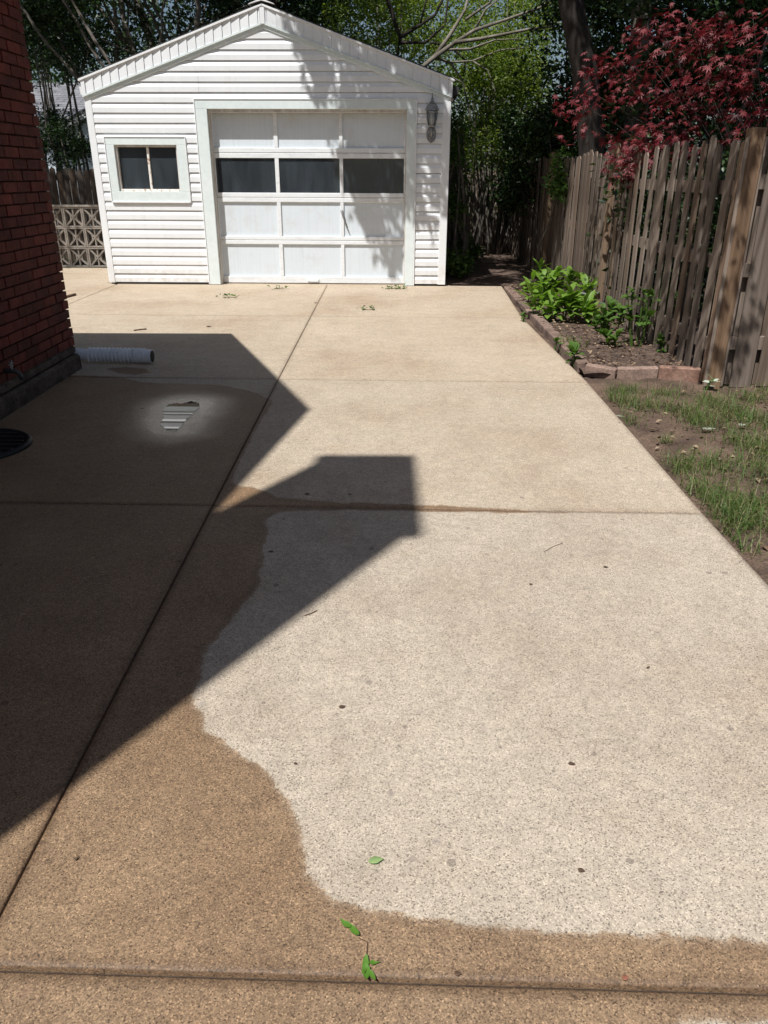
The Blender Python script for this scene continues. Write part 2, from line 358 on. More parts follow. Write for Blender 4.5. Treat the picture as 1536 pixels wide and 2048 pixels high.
def leaf_verts(pos, size, up=.4, ratio=.55, fold=.25, droop=0., outward=None, rng=RNG):
    """one folded diamond (two triangles on each side of the rib = 4 triangles) for each position"""
    n = len(pos); size = np.asarray(size).reshape(-1, 1)*np.ones((n, 1))
    d = rng.normal(size=(n, 3)); d[:, 2] = d[:, 2]*(1-up) - droop
    if outward is not None: d += outward
    d /= np.linalg.norm(d, axis=1, keepdims=True)+1e-9
    nn = rng.normal(size=(n, 3))*(1-up); nn[:, 2] += up*1.6
    s = np.cross(d, nn); s /= np.linalg.norm(s, axis=1, keepdims=True)+1e-9
    nrm = np.cross(s, d)
    base = pos; tip = pos + d*size
    mid = pos + d*size*.45
    l = mid + s*size*ratio*.5 + nrm*size*fold*ratio; r = mid - s*size*ratio*.5 + nrm*size*fold*ratio
    V = np.stack([base, r, tip, l], 1).reshape(-1, 3)
    i = np.arange(n)[:, None]*4
    Fq = np.concatenate([i + np.array([[0, 1, 2]]), i + np.array([[0, 2, 3]])], 1).reshape(-1, 3)
    return V, Fq
def leaf_obj(name, pos, size, mat, parent=None, **kw):
    V, Fq = leaf_verts(np.asarray(pos, float), size, **kw)
    return np_mesh(name, V, Fq, mat, parent)
def clumps(centers, radii, n, flat=.7, rng=RNG):
    centers = np.asarray(centers, float); k = len(centers); radii = np.asarray(radii)*np.ones(k)
    idx = rng.integers(0, k, n)
    v = rng.normal(size=(n, 3)); v /= np.linalg.norm(v, axis=1, keepdims=True)
    v *= (rng.random((n, 1))**.45)*radii[idx][:, None]; v[:, 2] *= flat
    return centers[idx] + v
def wob_path(a, b, n, amp, rng=random):
    a = np.array(a, float); b = np.array(b, float); out = []
    off = np.zeros(3)
    for i in range(n+1):
        t = i/n; off = off*.7 + np.array([rng.uniform(-1, 1) for _ in range(3)])*amp
        out.append(a*(1-t) + b*t + (off*math.sin(math.pi*min(1, t*1.2))**.5 if 0 < i < n else 0))
    return out
def grow(mb, p, d, L, r, depth, ends, rng=random, spread=.6, up=.15, n=6, seg=5):
    p = np.array(p, float); d = np.array(d, float); d /= np.linalg.norm(d)
    pts = [p]; q = p.copy(); dd = d.copy()
    for i in range(seg):
        dd = dd + np.array([rng.uniform(-.22, .22), rng.uniform(-.22, .22), rng.uniform(-.15, .2)+up*.3]); dd /= np.linalg.norm(dd)
        q = q + dd*L/seg; pts.append(q.copy())
    rad = [r*(1-.6*i/seg) for i in range(seg+1)]
    mb.tube(pts, rad, n, cap=False)
    if depth == 0:
        ends.append(pts[-1]); ends.append(pts[-3]); return
    for k in range(rng.choice((2, 3, 3))):
        i = rng.randint(seg//2, seg); nd = dd + np.array([rng.uniform(-1, 1), rng.uniform(-1, 1), rng.uniform(-.5, .8)])*spread
        grow(mb, pts[i], nd, L*rng.uniform(.55, .8), rad[i]*.75, depth-1, ends, rng, spread, up, max(4, n-1), max(3, seg-1))
    ends.append(pts[-1])

# ------------------------------------------------------------------ the ground
gm = MB()
gm.add([(-150, -150, -.16), (150, -150, -.16), (150, 300, -.16), (-150, 300, -.16)], [(0, 1, 2, 3)])
tag(gm.build('ground', 'ground'), kind='structure')

def sdf_poly(P, poly):
    """signed distance to a polygon, positive inside"""
    poly = np.asarray(poly, float)[:, :2]; x = P[:, 0]; y = P[:, 1]
    dmin = np.full(len(P), 1e9); inside = np.zeros(len(P), bool)
    for i in range(len(poly)):
        a = poly[i]; b = poly[(i+1) % len(poly)]; e = b-a
        t = np.clip(((x-a[0])*e[0] + (y-a[1])*e[1])/(e@e+1e-12), 0, 1)
        dmin = np.minimum(dmin, np.hypot(x-a[0]-t*e[0], y-a[1]-t*e[1]))
        c = (a[1] > y) != (b[1] > y)
        xi = a[0] + (y-a[1])*e[0]/(e[1] if abs(e[1]) > 1e-12 else 1e-12)
        inside ^= c & (x < xi)
    return np.where(inside, dmin, -dmin)
G2 = lambda L: [tuple(g(*p)[:2]) for p in L]
wet_main = ([(1.8, 1.0)] + G2([(1536,1893),(1400,1880),(1270,1872),(1080,1862),(960,1850),(880,1842),(800,1832),(740,1818),(690,1806),(650,1790),(615,1760),(605,1700),(597,1650),(570,1590),(545,1555),(500,1520),(440,1480),(405,1455),(402,1430),(385,1405),(400,1340),(420,1290),(470,1230),(510,1180),(522,1130),(525,1100),(535,1070),(530,1035),(560,1022),(700,1019),(900,1024),(1150,1026),(900,1012),(640,1003),(560,995),(520,980),(495,970),(478,975),(462,965),(470,940),(500,880),(545,800),(530,795),(510,785),(440,770),(370,768),(280,765),(250,755),(160,750)])
            + [(-2.6, 5.72), (-2.6, -3), (1.8, -3)])
wet_small = G2([(212,738),(250,734),(290,738),(302,745),(270,749),(235,747)])
dry_spot = G2([(1330,2050),(1370,2044),(1430,2040),(1490,2046),(1540,2042)]) + [(1.5, .87), (1.5, .2), (.45, .2)]
puddle_poly = G2([(328,816),(336,809),(352,806),(366,807),(380,803),(392,805),(401,809),(397,817),(390,822),(384,831),(374,837),(368,845),(361,853),(352,863),(338,862),(330,856),(321,850),(325,840),(328,832),(326,824)])

drive = empty('driveway', (0, 0, 0), kind='structure')
JX = -0.79
def yj(y0): return lambda x: y0 - .028*(x+.8)
ROWS = [yj(-2.6), yj(.993), yj(3.235), yj(5.61), yj(8.36), yj(10.90)]
def edge_r(y): return float(np.interp(y, [-3, 2.5, 3.17, 5.6, 8.3, 10.75, 12], [1.42, 1.44, 1.445, 1.50, 1.47, 1.60, 1.62]))
def slab(xa, xb, ya, yb, tan, gap=.005, step=.05, deep=.004):
    """xa, xb: functions of y; ya, yb: functions of x"""
    xm = (xa(0)+xb(0))/2; y0 = ya(xm); y1 = yb(xm)
    nx = max(2, int((xb(y0)-xa(y0))/step)); ny = max(2, int((y1-y0)/step))
    def axis(n): return np.concatenate([[0, .002, .008], np.linspace(.02, .98, n), [.992, .998, 1]])
    us = axis(nx); vs_ = axis(ny)
    V = np.zeros((len(vs_), len(us), 3))
    for j, v in enumerate(vs_):
        for i, u in enumerate(us):
            yy = y0 + (y1-y0)*v; x = xa(yy)*(1-u) + xb(yy)*u
            y = (ya(x)+gap)*(1-v) + (yb(x)-gap)*v
            x = (xa(y)+gap*.5)*(1-u) + (xb(y)-gap*.5)*u
            e = (i in (0, len(us)-1)) or (j in (0, len(vs_)-1))
            V[j, i] = (x, y, -deep if e else 0.0)
    ny_, nx_ = V.shape[:2]; top = V.reshape(-1, 3)
    fs = [(j*nx_+i, j*nx_+i+1, (j+1)*nx_+i+1, (j+1)*nx_+i) for j in range(ny_-1) for i in range(nx_-1)]
    ring = [i for i in range(nx_)] + [j*nx_+nx_-1 for j in range(1, ny_)] + [(ny_-1)*nx_+i for i in range(nx_-2, -1, -1)] + [j*nx_ for j in range(ny_-2, 0, -1)]
    o0 = len(top); low = top[ring].copy(); low[:, 2] = -.12
    fs += [(ring[k], o0+k, o0+(k+1) % len(ring), ring[(k+1) % len(ring)]) for k in range(len(ring))]
    A = np.concatenate([top, low])
    o = np_mesh('concrete_slab', A, np.array(fs), 'concrete', drive)
    me = o.data; P = A[:, :2]
    wet = np.maximum(sdf_poly(P, wet_main), sdf_poly(P, wet_small)); wet = np.minimum(wet, -sdf_poly(P, dry_spot))
    # damp shows along the wet joints
    for nm, val in (('wet', np.clip(wet, -.5, .5)), ('puddle', np.clip(-sdf_poly(P, puddle_poly), 0, 1.2)), ('tan', np.full(len(P), tan)), ('rim', np.clip(-sdf_poly(P, top[ring]) * -1, 0, .2))):
        a = me.attributes.new(nm, 'FLOAT', 'POINT'); a.data.foreach_set('value', val.astype(np.float32))
    return o
for k in range(5):
    tanv = (.12, .18, .68, .95, 1.0)[k]
    slab(lambda y: JX + (0 if y > -9 else 0), edge_r, ROWS[k], ROWS[k+1], tanv)
    if k < 3: slab(lambda y: -2.52, lambda y: JX, ROWS[k], (ROWS[k+1]), (.15, .3, .5)[k])
    else: slab(lambda y: -3.68, lambda y: JX, ROWS[k], ROWS[k+1], (.9, 1.0)[k-3], gap=.006 if k == 3 else .004)
slab(lambda y: -7.6, lambda y: -3.68, lambda x: 6.0, ROWS[4], .9, step=.2)
slab(lambda y: -7.6, lambda y: -3.68 if y < 10.97 else -3.86, ROWS[4], lambda x: 12.85, 1.0, step=.2)
slab(lambda y: -3.86, lambda y: .9, lambda x: ROWS[5](x), lambda x: 17.0, .8, step=.4)
jf = MB()
jf.box(-7.6, 1.40, -2.5, 10.7, -.11, -.016)
jf.build('joint_filler', 'joint', drive)

# puddle
pp = np.array(puddle_poly); cpp = pp.mean(0)
ring = []
for i in range(len(pp)):
    a, b = pp[i], pp[(i+1) % len(pp)]
    for t in (0, .25, .5, .75):
        q = a*(1-t)+b*t; ring.append(q + (q-cpp)*random.uniform(-.06, .06))
pm_ = MB(); nr = len(ring)
pm_.add([(q[0], q[1], .0012) for q in ring] + [(q[0], q[1], -.003) for q in ring], [tuple(range(nr))] + [(i, nr+i, nr+(i+1) % nr, (i+1) % nr) for i in range(nr)])
tag(pm_.build('puddle', 'water'), kind='structure')

# ------------------------------------------------------------------ lawn soil and garden bed
def vnoise(x, y, s, seed=0):
    return (np.sin(x*s*1.3+seed)*np.cos(y*s*1.7+seed*2.1) + np.sin(x*s*2.9+y*s*2.3+seed*.7)*.5 + np.sin(x*s*5.1-y*s*4.7+seed*1.9)*.25)/1.75
def sheet(name, x0, x1, y0, y1, step, zf, mat, xleft=None):
    nx = int((x1-x0)/step); ny = int((y1-y0)/step)
    ys = np.linspace(y0, y1, ny+1); V = []
    for y in ys:
        xl = xleft(y) if xleft else x0
        xs = np.linspace(xl, x1, nx+1)
        V.append(np.stack([xs, np.full(nx+1, y), zf(xs, np.full(nx+1, y))], 1))
    V = np.concatenate(V); i, j = np.meshgrid(np.arange(nx), np.arange(ny)); a = (j*(nx+1)+i).ravel()
    return np_mesh(name, V, np.stack([a, a+1, a+nx+2, a+nx+1], 1), mat, None, True)
tag(sheet('soil', 1.5, 9, -3, 11, .05, lambda x, y: -.024 - .02*(y > 5.8) + .012*vnoise(x, y, 4) + .009*vnoise(x, y, 17, 3) + .006*vnoise(x, y, 41, 5), 'soil', xleft=lambda y: edge_r(y)-.005), kind='structure')
BEDX = lambda y: float(np.interp(y, [5.7, 6, 8.1, 8.8, 10.7, 18], [1.52, 1.54, 1.57, 1.55, 1.60, .95]))
tag(sheet('bed_soil', 1.6, 9, 5.79, 20, .07, lambda x, y: .012 + .025*vnoise(x, y, 3) + .012*vnoise(x, y, 19, 2), 'mulch', xleft=lambda y: BEDX(y) if y < 10.9 else (.86)), kind='structure')

# edging
edg = empty('garden_edging', (1.6, 6, 0), label='low brown timber edging curving along the planted bed beside the driveway', cat='garden edging')
path = G2([(1010,577),(1030,600),(1052,622),(1072,642),(1092,662),(1118,690),(1143,716),(1160,735)])
path = [np.array(p)+np.array([.03, 0]) for p in path]
def edge_block(a, b, wdt, h, mat, z0=-.05):
    a = np.array(a); b = np.array(b); t = (b-a)/np.linalg.norm(b-a); nrm = np.array([-t[1], t[0]])*wdt/2
    a = a+t*.004; b = b-t*.004
    P = [(*(a-nrm), z0), (*(b-nrm), z0), (*(b+nrm), z0), (*(a+nrm), z0)]; tl = random.uniform(-.008, .008)
    P += [(*(a-nrm), h+tl), (*(b-nrm), h-tl), (*(b+nrm), h-tl+.004), (*(a+nrm), h+tl+.004)]
    P = [(p[0]-1.6, p[1]-6, p[2]) for p in P]
    return MB().hexa(P).build('edging_block', mat, edg, bevel=.008)
for i in range(len(path)-1): edge_block(path[i], path[i+1], .095, .035, 'timber')
p2 = [np.array(q) for q in G2([(1172,742),(1235,750),(1318,752)])]
p3 = [np.array(q) for q in G2([(1318,752),(1403,757)])]
edge_block(p2[0]+[0, .03], p2[1]+[0, .03], .06, .045, 'timber'); edge_block(p2[1]+[0, .03], p2[2]+[0, .03], .06, .055, 'timber'); edge_block(p3[0]+[0, .03], p3[1]+[0, .03], .06, .07, 'timber_red')

# ------------------------------------------------------------------ garage
GA = np.array([-3.779, 10.925, 0.]); GY = R_(-1.40); GW = 4.59
gar = empty('garage', GA, GY, 'white single garage with gable roof and dark windows in the driveway end', 'garage')
ca, sa = math.cos(GY), math.sin(GY)
def gw(u, y, z): return np.array([GA[0]+ca*u-sa*y, GA[1]+sa*u+ca*y, z])
DX0, DX1, DZ = 1.53, 4.05, 2.14            # door opening
WX0, WX1, WZ0, WZ1 = .303, 1.088, 1.19, 1.717
APX = GW/2; SL = .338
def rk(x): return 2.470 + SL*(min(x, GW-x)+.03)        # top of the rake at x
# shell
s_ = MB(); Y0, Y1 = .02, .11; BT = .11
s_.box(.02, WX0, Y0, Y1, .02, 2.3); s_.box(WX0, WX1, Y0, Y1, .02, WZ0); s_.box(WX0, WX1, Y0, Y1, WZ1, 2.3)
s_.box(WX1, DX0, Y0, Y1, .02, 2.3); s_.box(DX1, GW-.02, Y0, Y1, .02, 2.3); s_.box(DX0, DX1, Y0, Y1, DZ, 2.3)
s_.add([(.02, Y0, 2.3), (GW-.02, Y0, 2.3), (GW-.02, Y0, rk(.02)-.08), (APX, Y0, rk(APX)-.08), (.02, Y0, rk(.02)-.08),
        (.02, Y1, 2.3), (GW-.02, Y1, 2.3), (GW-.02, Y1, rk(.02)-.08), (APX, Y1, rk(APX)-.08), (.02, Y1, rk(.02)-.08)],
       [(0, 1, 2, 3, 4), (9, 8, 7, 6, 5), (0, 4, 9, 5), (1, 6, 7, 2), (2, 7, 8, 3), (3, 8, 9, 4)])
s_.build('front_wall', 'interior', gar)
GD = 6.0
for nm, x0, x1 in (('side_wall', .02, .11), ('side_wall', GW-.11, GW-.02)):
    MB().box(x0, x1, Y1+.002, GD, .02, 2.40).build(nm, 'white', gar)
b_ = MB(); b_.add([(.02, GD, .02), (GW-.02, GD, .02), (GW-.02, GD, 2.4), (APX, GD, 3.16), (.02, GD, 2.4), (.02, GD+.08, .02), (GW-.02, GD+.08, .02), (GW-.02, GD+.08, 2.4), (APX, GD+.08, 3.16), (.02, GD+.08, 2.4)],
       [(0, 1, 2, 3, 4), (9, 8, 7, 6, 5), (0, 4, 9, 5), (1, 6, 7, 2), (2, 7, 8, 3), (3, 8, 9, 4), (0, 5, 6, 1)])
b_.build('back_wall', 'interior', gar)
# lap siding, one board for each run
PIT, ZB = .115, .026
def board(x0b, x1b, x0t, x1t, z0, z1):
    h = z1-z0
    # dutch lap: flat lower face, sloped upper face tucked behind the next board
    prof = [(-.0225, z0+.003), (-.0235, z0+h*.55), (-.003, z0+h*1.0), (.018, z0+h*1.0), (.018, z0)]
    def xx(a, b, z): return a + (b-a)*(z-z0)/h
    j0, j1, q0, q1 = [random.uniform(-.0016, .0016) for _ in range(4)]
    V = [(xx(x0b, x0t, z), y+(q0 if y < 0 else 0), z+j0) for y, z in prof] + [(xx(x1b, x1t, z), y+(q1 if y < 0 else 0), z+j1) for y, z in prof]; n = 5
    MB().add(V, [tuple(range(n))[::-1][::-1], tuple(range(n, 2*n))[::-1]] + [(i, n+i, n+(i+1) % n, (i+1) % n) for i in range(n)]).build('siding_board', 'siding', gar)
k = 0
FRX0, FRX1, FRZ = 1.384, 4.16, 2.243
while True:
    z0 = ZB + PIT*k; z1 = z0+PIT-.0015; k += 1
    def lim(z):
        if z < rk(0)-.2: return .06
        return max(.06, (z - 2.33)/SL + .02)
    if z0 > 3.05: break
    a0, a1 = lim(z0), lim(z1)
    if GW-2*a1 < .03: break
    runs = [(a0, GW-a0, a1, GW-a1)]
    def cut(runs, c0, c1):
        out = []
        for (p, q, r, s) in runs:
            if q <= c0 or p >= c1: out.append((p, q, r, s)); continue
            if p < c0-.02: out.append((p, c0, r, c0))
            if q > c1+.02: out.append((c1, q, c1, s))
        return out
    if z0 < DZ: runs = cut(runs, FRX0+.03, FRX1-.03)
    if z1 > 1.178 and z0 < 1.729: runs = cut(runs, .185+.03, 1.215-.03)
    for (p, q, r, s) in runs:
        if k in (21, 22) and p < 1 and q > 2: board(p, 1.448, r, 1.448, z0, z1); board(1.451, q, 1.451, s, z0, z1)
        else: board(p, q, r, s, z0, z1)
MB().box(.02, FRX0, -.012, .02, .004, .024).build('starter_strip', 'gutter_dark', gar)
# corner trims
for x0, x1 in ((-.012, .075), (GW-.09, GW+.012)):
    t = MB(); t.box(x0, x1, -.03, .0185, .02, rk(0)-.17); t.build('corner_trim', 'siding', gar, bevel=.004)
# rake: backing board, ribbed panels, drip edge, lower trim strips
for sgn in (0, 1):
    def X(x): return x if sgn == 0 else GW-x
    def para(mb, xa, xb, lo, hi, y0, y1):
        P = [(X(xa), y0, rk(xa)+lo), (X(xb), y0, rk(xb)+lo), (X(xb), y1, rk(xb)+lo), (X(xa), y1, rk(xa)+lo),
             (X(xa), y0, rk(xa)+hi), (X(xb), y0, rk(xb)+hi), (X(xb), y1, rk(xb)+hi), (X(xa), y1, rk(xa)+hi)]
        return mb.hexa(P)
    para(MB(), -.02, APX-.0, -.20, -.022, -.034, .019).build('rake_board', 'siding', gar)
    para(MB(), -.045, APX-.001, -.024, .0, -.066, .019).build('drip_edge', 'white', gar, bevel=.003)
    para(MB(), -.02, APX-.001, -.206, -.186, -.056, -.0345).build('rake_trim', 'trim', gar)
    para(MB(), .02, APX-.001, -.25, -.203, -.036, -.0005).build('rake_moulding', 'trim', gar, bevel=.004)
    x = .03; 
    MB().box(X(-.02) if sgn == 0 else X(.028), X(.028) if sgn == 0 else X(-.02), -.055, -.0345, rk(0)-.195, rk(0)-.022).build('rake_end_trim', 'siding', gar)
    while x < APX-.05:
        x2 = min(x+.1105, APX-.03)
        P = []
        for z in (-.185, -.025):
            P += [(X(x+.003), -.042, rk(x)+z), (X(x2-.003), -.053, rk(x2)+z), (X(x2-.003), -.0345, rk(x2)+z), (X(x+.003), -.0345, rk(x)+z)]
        MB().hexa(P).build('fascia_panel', 'siding', gar)
        x = x2
    # roof slab
    r_ = MB(); e = -.05
    P = []
    for z in (.001, .014):
        P += [(X(e), -.055, rk(e)+z), (X(APX), -.055, rk(APX)+z), (X(APX), GD+.25, rk(APX)+z), (X(e), GD+.25, rk(e)+z)]
    r_.hexa(P).build('roof', 'shingle_dark', gar)
    # soffit, eave fascia and gutter
    so_ = MB(); xa, xb = sorted((X(-.05), X(.019)))
    so_.box(xa, xb, .22, GD+.2, 2.26, 2.28); so_.build('soffit', 'white', gar)
    gt = MB(); gx = X(-.0125)
    prof = [(gx, 2.30), (gx-(.09 if sgn == 0 else -.09), 2.31), (gx-(.10 if sgn == 0 else -.10), 2.40), (gx, 2.40)]
    gt.prism(prof, .12, GD+.2, 1); gt.build('gutter', 'white' if sgn == 0 else 'gutter_dark', gar)
rc = MB(); rc.prism([(APX-.16, rk(APX)-.01), (APX-.145, rk(APX)+.0), (APX, rk(APX)+.052), (APX+.145, rk(APX)+.0), (APX+.16, rk(APX)-.01), (APX, rk(APX)+.03)], -.08, GD+.2, 1)
rc.build('ridge_cap', 'white', gar)
MB().box(APX-.028, APX+.028, -.06, -.0345, rk(APX)-.205, rk(APX)-.03).build('peak_trim', 'siding', gar)
# door casing
def casing(parent, nm, x0, x1, z0, z1, mat, y0=-.034, y1=.0195): return MB().box(x0, x1, y0, y1, z0, z1).build(nm, mat, parent, bevel=.003)
casing(gar, 'door_casing', FRX0, DX0, .005, DZ-.001, 'trim'); casing(gar, 'door_casing', DX1, FRX1, .005, DZ-.001, 'trim'); casing(gar, 'door_casing', FRX0, FRX1, DZ, FRZ, 'trim')
casing(gar, 'casing_edge', FRX0-.014, FRX0-.001, .005, FRZ+.013, 'white', -.042); casing(gar, 'casing_edge', FRX1+.001, FRX1+.02, .005, FRZ+.013, 'white', -.042); casing(gar, 'casing_edge', FRX0, FRX1, FRZ+.001, FRZ+.013, 'white', -.042)
casing(gar, 'door_jamb', DX0-.025, DX0+.012, .006, DZ-.002, 'jamb', .0, .112); casing(gar, 'door_jamb', DX1-.012, DX1+.025, .006, DZ-.002, 'jamb', .0, .112); casing(gar, 'door_head', DX0+.0125, DX1-.0125, DZ-.035, DZ+.02, 'jamb', .0, .109)
# door leaf
DY = .115
door = MB().box(DX0-.03, DX1+.03, DY+.040, DY+.050, .0, .05).build('garage_door', 'rail', gar)   # bottom weather strip carrying the leaf
ZS = [(DZ+.03, 1.704), (1.582, 1.165), (1.05, .621), (.519, .098)]
XS = [(1.552, 2.334), (2.386, 3.181), (3.226, 4.022)]
for zt, zb, zm in ((1.704, 1.582, 1.645), (1.165, 1.05, 1.108), (.621, .519, .571)):
    MB().box(DX0-.02, DX1+.02, DY, DY+.039, zm+.0025, zt).build('door_rail', 'rail', door, bevel=.004)
    MB().box(DX0-.02, DX1+.02, DY, DY+.039, zb, zm-.0025).build('door_rail', 'rail', door, bevel=.004)
MB().box(DX0-.02, DX1+.02, DY, DY+.039, .012, .098).build('door_rail', 'rail', door, bevel=.004)
for ri, (zt, zb) in enumerate(ZS):
    for xa, xb in ((1.515, 1.552), (2.334, 2.386), (3.181, 3.226), (4.022, 4.065)):
        MB().box(xa, xb, DY+.001, DY+.038, zb+.0005, zt-.0005).build('door_stile', 'rail', door, bevel=.003)
    for xa, xb in XS:
        if ri == 1: MB().box(xa-.004, xb+.004, DY+.022, DY+.026, zb-.004, zt+.004).build('glass_pane', 'glass', door)
        else: MB().box(xa-.004, xb+.004, DY+.024, DY+.032, zb-.004, zt+.004).build('door_panel', 'doorpaint', door)
hd = MB(); hd.lathe([(.022, 0), (.022, .02)], 10, (0, 0, 0))
hd = MB(); hd.tube([(3.204, DY-.002, .937), (3.204, DY-.035, .937)], .018, 8); hd.tube([(3.196, DY-.032, .955), (3.215, DY-.036, .90), (3.24, DY-.034, .83), (3.278, DY-.03, .735)], [.012, .013, .011, .006], 6)
hd.build('handle', 'lantern', door, True)
lh = MB(); lh.box(2.707, 2.872, DY-.008, DY-.0005, .03, .075); lh.tube([(2.722, DY-.004, .055), (2.73, DY-.03, .05), (2.85, DY-.03, .05), (2.857, DY-.004, .055)], .007, 6)
lh.build('lift_handle', 'rail', door)
# window
win = casing(gar, 'window', .185, 1.215, 1.055, WZ0-.012, 'trim')        # lower casing board carrying the window
casing(win, 'window_casing', .185, WX0-.012, WZ0-.0115, WZ1+.0115, 'trim'); casing(win, 'window_casing', WX1+.012, 1.215, WZ0-.0115, WZ1+.0115, 'trim'); casing(win, 'window_casing', .185, 1.215, WZ1+.012, 1.815, 'trim')
for a in ((.172, .1845, 1.045, 1.83), (1.2155, 1.228, 1.045, 1.83)): casing(win, 'casing_edge', a[0], a[1], a[2], a[3], 'white', -.042)
casing(win, 'casing_edge', .185, 1.215, 1.8155, 1.83, 'white', -.042); casing(win, 'casing_edge', .185, 1.215, 1.040, 1.0545, 'white', -.05)
casing(win, 'sash', WX0-.011, WX0+.012, WZ0-.011, WZ1+.011, 'jamb', .0, .07); casing(win, 'sash', WX1-.008, WX1+.011, WZ0-.011, WZ1+.011, 'jamb', .0, .07)
casing(win, 'sash', WX0+.0125, WX1-.0085, WZ1-.012, WZ1+.011, 'jamb', .0, .07); casing(win, 'sill', WX0+.0125, WX1-.0085, WZ0-.011, WZ0+.016, 'sill', -.01, .07)
casing(win, 'mullion', .690, .718, WZ0+.0165, WZ1-.0125, 'sill', .02, .06)
MB().box(WX0+.010, .692, .045, .049, WZ0+.01, WZ1-.01).build('glass_pane', 'glass', win); MB().box(.716, WX1-.006, .045, .049, WZ0+.01, WZ1-.01).build('glass_pane', 'glass', win)

# lanterns
def lantern(name, loc, rz, label):
    t = empty(name, loc, rz, label, 'wall lamp', 'lanterns on the garage')
    bp = MB(); prof = []
    for k in range(14):
        th = 2*math.pi*k/14; prof.append((.062*math.sin(th), .0 + .10*math.cos(th)))
    bp.prism(prof, -.02, .0, 1)
    prof2 = [(x*.72, z*.75) for x, z in prof]; bp.prism(prof2, -.036, -.02, 1)
    bp.build('backplate', 'lantern', t)
    arm = MB(); arm.tube([(0, -.03, -.02), (0, -.075, -.03), (0, -.105, .02), (0, -.105, .075)], [.013, .012, .012, .016], 8); arm.build('arm', 'lantern', t, True)
    MB().lathe([(.020, .075), (.040, .085), (.042, .095)], 6, (0, -.105, 0)).build('base_cup', 'lantern', t)
    MB().lathe([(.038, .096), (.058, .17), (.064, .235), (.060, .262)], 6, (0, -.105, 0)).build('glass', 'lampglass', t)
    for k in range(6):
        th = 2*math.pi*k/6; c, s = math.cos(th), math.sin(th)
        MB().tube([(c*r, -.105+s*r, z) for r, z in ((.042, .094), (.062, .17), (.068, .235), (.065, .265))], .005, 5).build('cage_bar', 'lantern', t)
    MB().lathe([(.088, .262), (.085, .272), (.058, .325), (.026, .352), (.018, .372)], 6, (0, -.105, 0)).build('cap', 'lantern', t)
    MB().lathe([(.010, .372), (.018, .388), (.009, .402), (.005, .45)], 8, (0, -.105, 0)).build('finial', 'lantern', t)
    bl = MB().lathe([(.012, .10), (.012, .15), (.024, .19), (.016, .22), (.004, .228)], 8, (0, -.105, 0)); bl.build('bulb', 'white', t, True)
    return t
lp = gw(4.362, -.0165, 1.86); lantern('wall_lantern', lp, GY, 'weathered glass lantern on siding right of the garage door')
lp = gw(.019, .55, 1.84); lantern('wall_lantern', lp, GY-math.pi/2, 'small lantern sticking out from the left side wall of the garage')

# ------------------------------------------------------------------ brick house
HX, HYF = -2.40, 5.92
hs = empty('brick_house', (HX, HYF, 0), 0, 'dark red brick house in shadow at the left edge', 'house')
HB, RIDGE_Y, EAVE, RISE_Y = -2.2, 1.86, 2.66, 4.19
RIDGE_Z = 5.97
def hl(x, y, z): return (x-HX, y-HYF, z)
slope = (RIDGE_Z-EAVE)/RISE_Y
hw = MB()
zc = EAVE + .13*slope - .06
P = [(HYF-.012, .15), (HYF-.012, zc-.02), (RIDGE_Y, RIDGE_Z-.16), (HB, zc-.02), (HB, .15)]
hw.add([hl(HX-.012, y, z) for y, z in P] + [hl(HX-9, y, z) for y, z in P], [tuple(range(5))[::-1], tuple(range(5, 10))] + [(i, (i+1) % 5, 5+(i+1) % 5, 5+i) for i in range(5)])
hw.build('wall', 'mortar', hs)
fd = MB()
pts = [(HYF+.03, -.1), (HYF+.03, .17), (HYF+.015, .19)]
fd.box(-9, .032, HB-HYF, .028, -.1, .118)
fd.box(-9, .012, HB-HYF+.01, .010, .1185, .185)
fd.build('foundation', 'foundation', hs, bevel=.02)
bk = [MB().box(0, .061, 0, .195, 0, .058).mesh('brick', 'brick'), MB().box(0, .0585, .002, .194, .001, .057).mesh('brick', 'brick'), MB().box(.003, .062, 0, .1935, 0, .0585).mesh('brick', 'brick')]
CH_, BL = .0685, .205
rest = MB(); ncount = 0
for c in range(36):
    z = .188 + c*CH_
    if z > 2.6: break
    off = 0 if c % 2 else BL/2
    y = HYF - .001
    first = True
    while y > HB:
        ln = BL/2-.005 if (first and c % 2 == 0) else BL-.009
        yb = y - ln
        dx = random.uniform(-.0035, .0025)
        if y > 4.5 and ncount < 300:
            if first and c % 2 == 0: share('brick', bk[0], hs, (-.053+dx, yb-HYF, z), (0, 0, 0), (1, ln/.195, 1))
            else: share('brick', random.choice(bk), hs, (-.053+dx, yb-HYF, z), (R_(random.uniform(-.25, .25)), 0, 0))
            ncount += 1
        else: rest.box(-.05, .007+dx, yb-HYF, y-HYF, z, z+.058)
        y = yb - .010; first = False
# end face towards the garage
for c in range(36):
    z = .188 + c*CH_
    x = -.062 if c % 2 else -.062-BL/2-.003
    while x > -2.5:
        rest.box(x-.195, x, -.05, random.uniform(-.003, .002), z, z+.058); x -= BL
tag(rest.build('brickwork', 'brick', hs), kind='stuff')
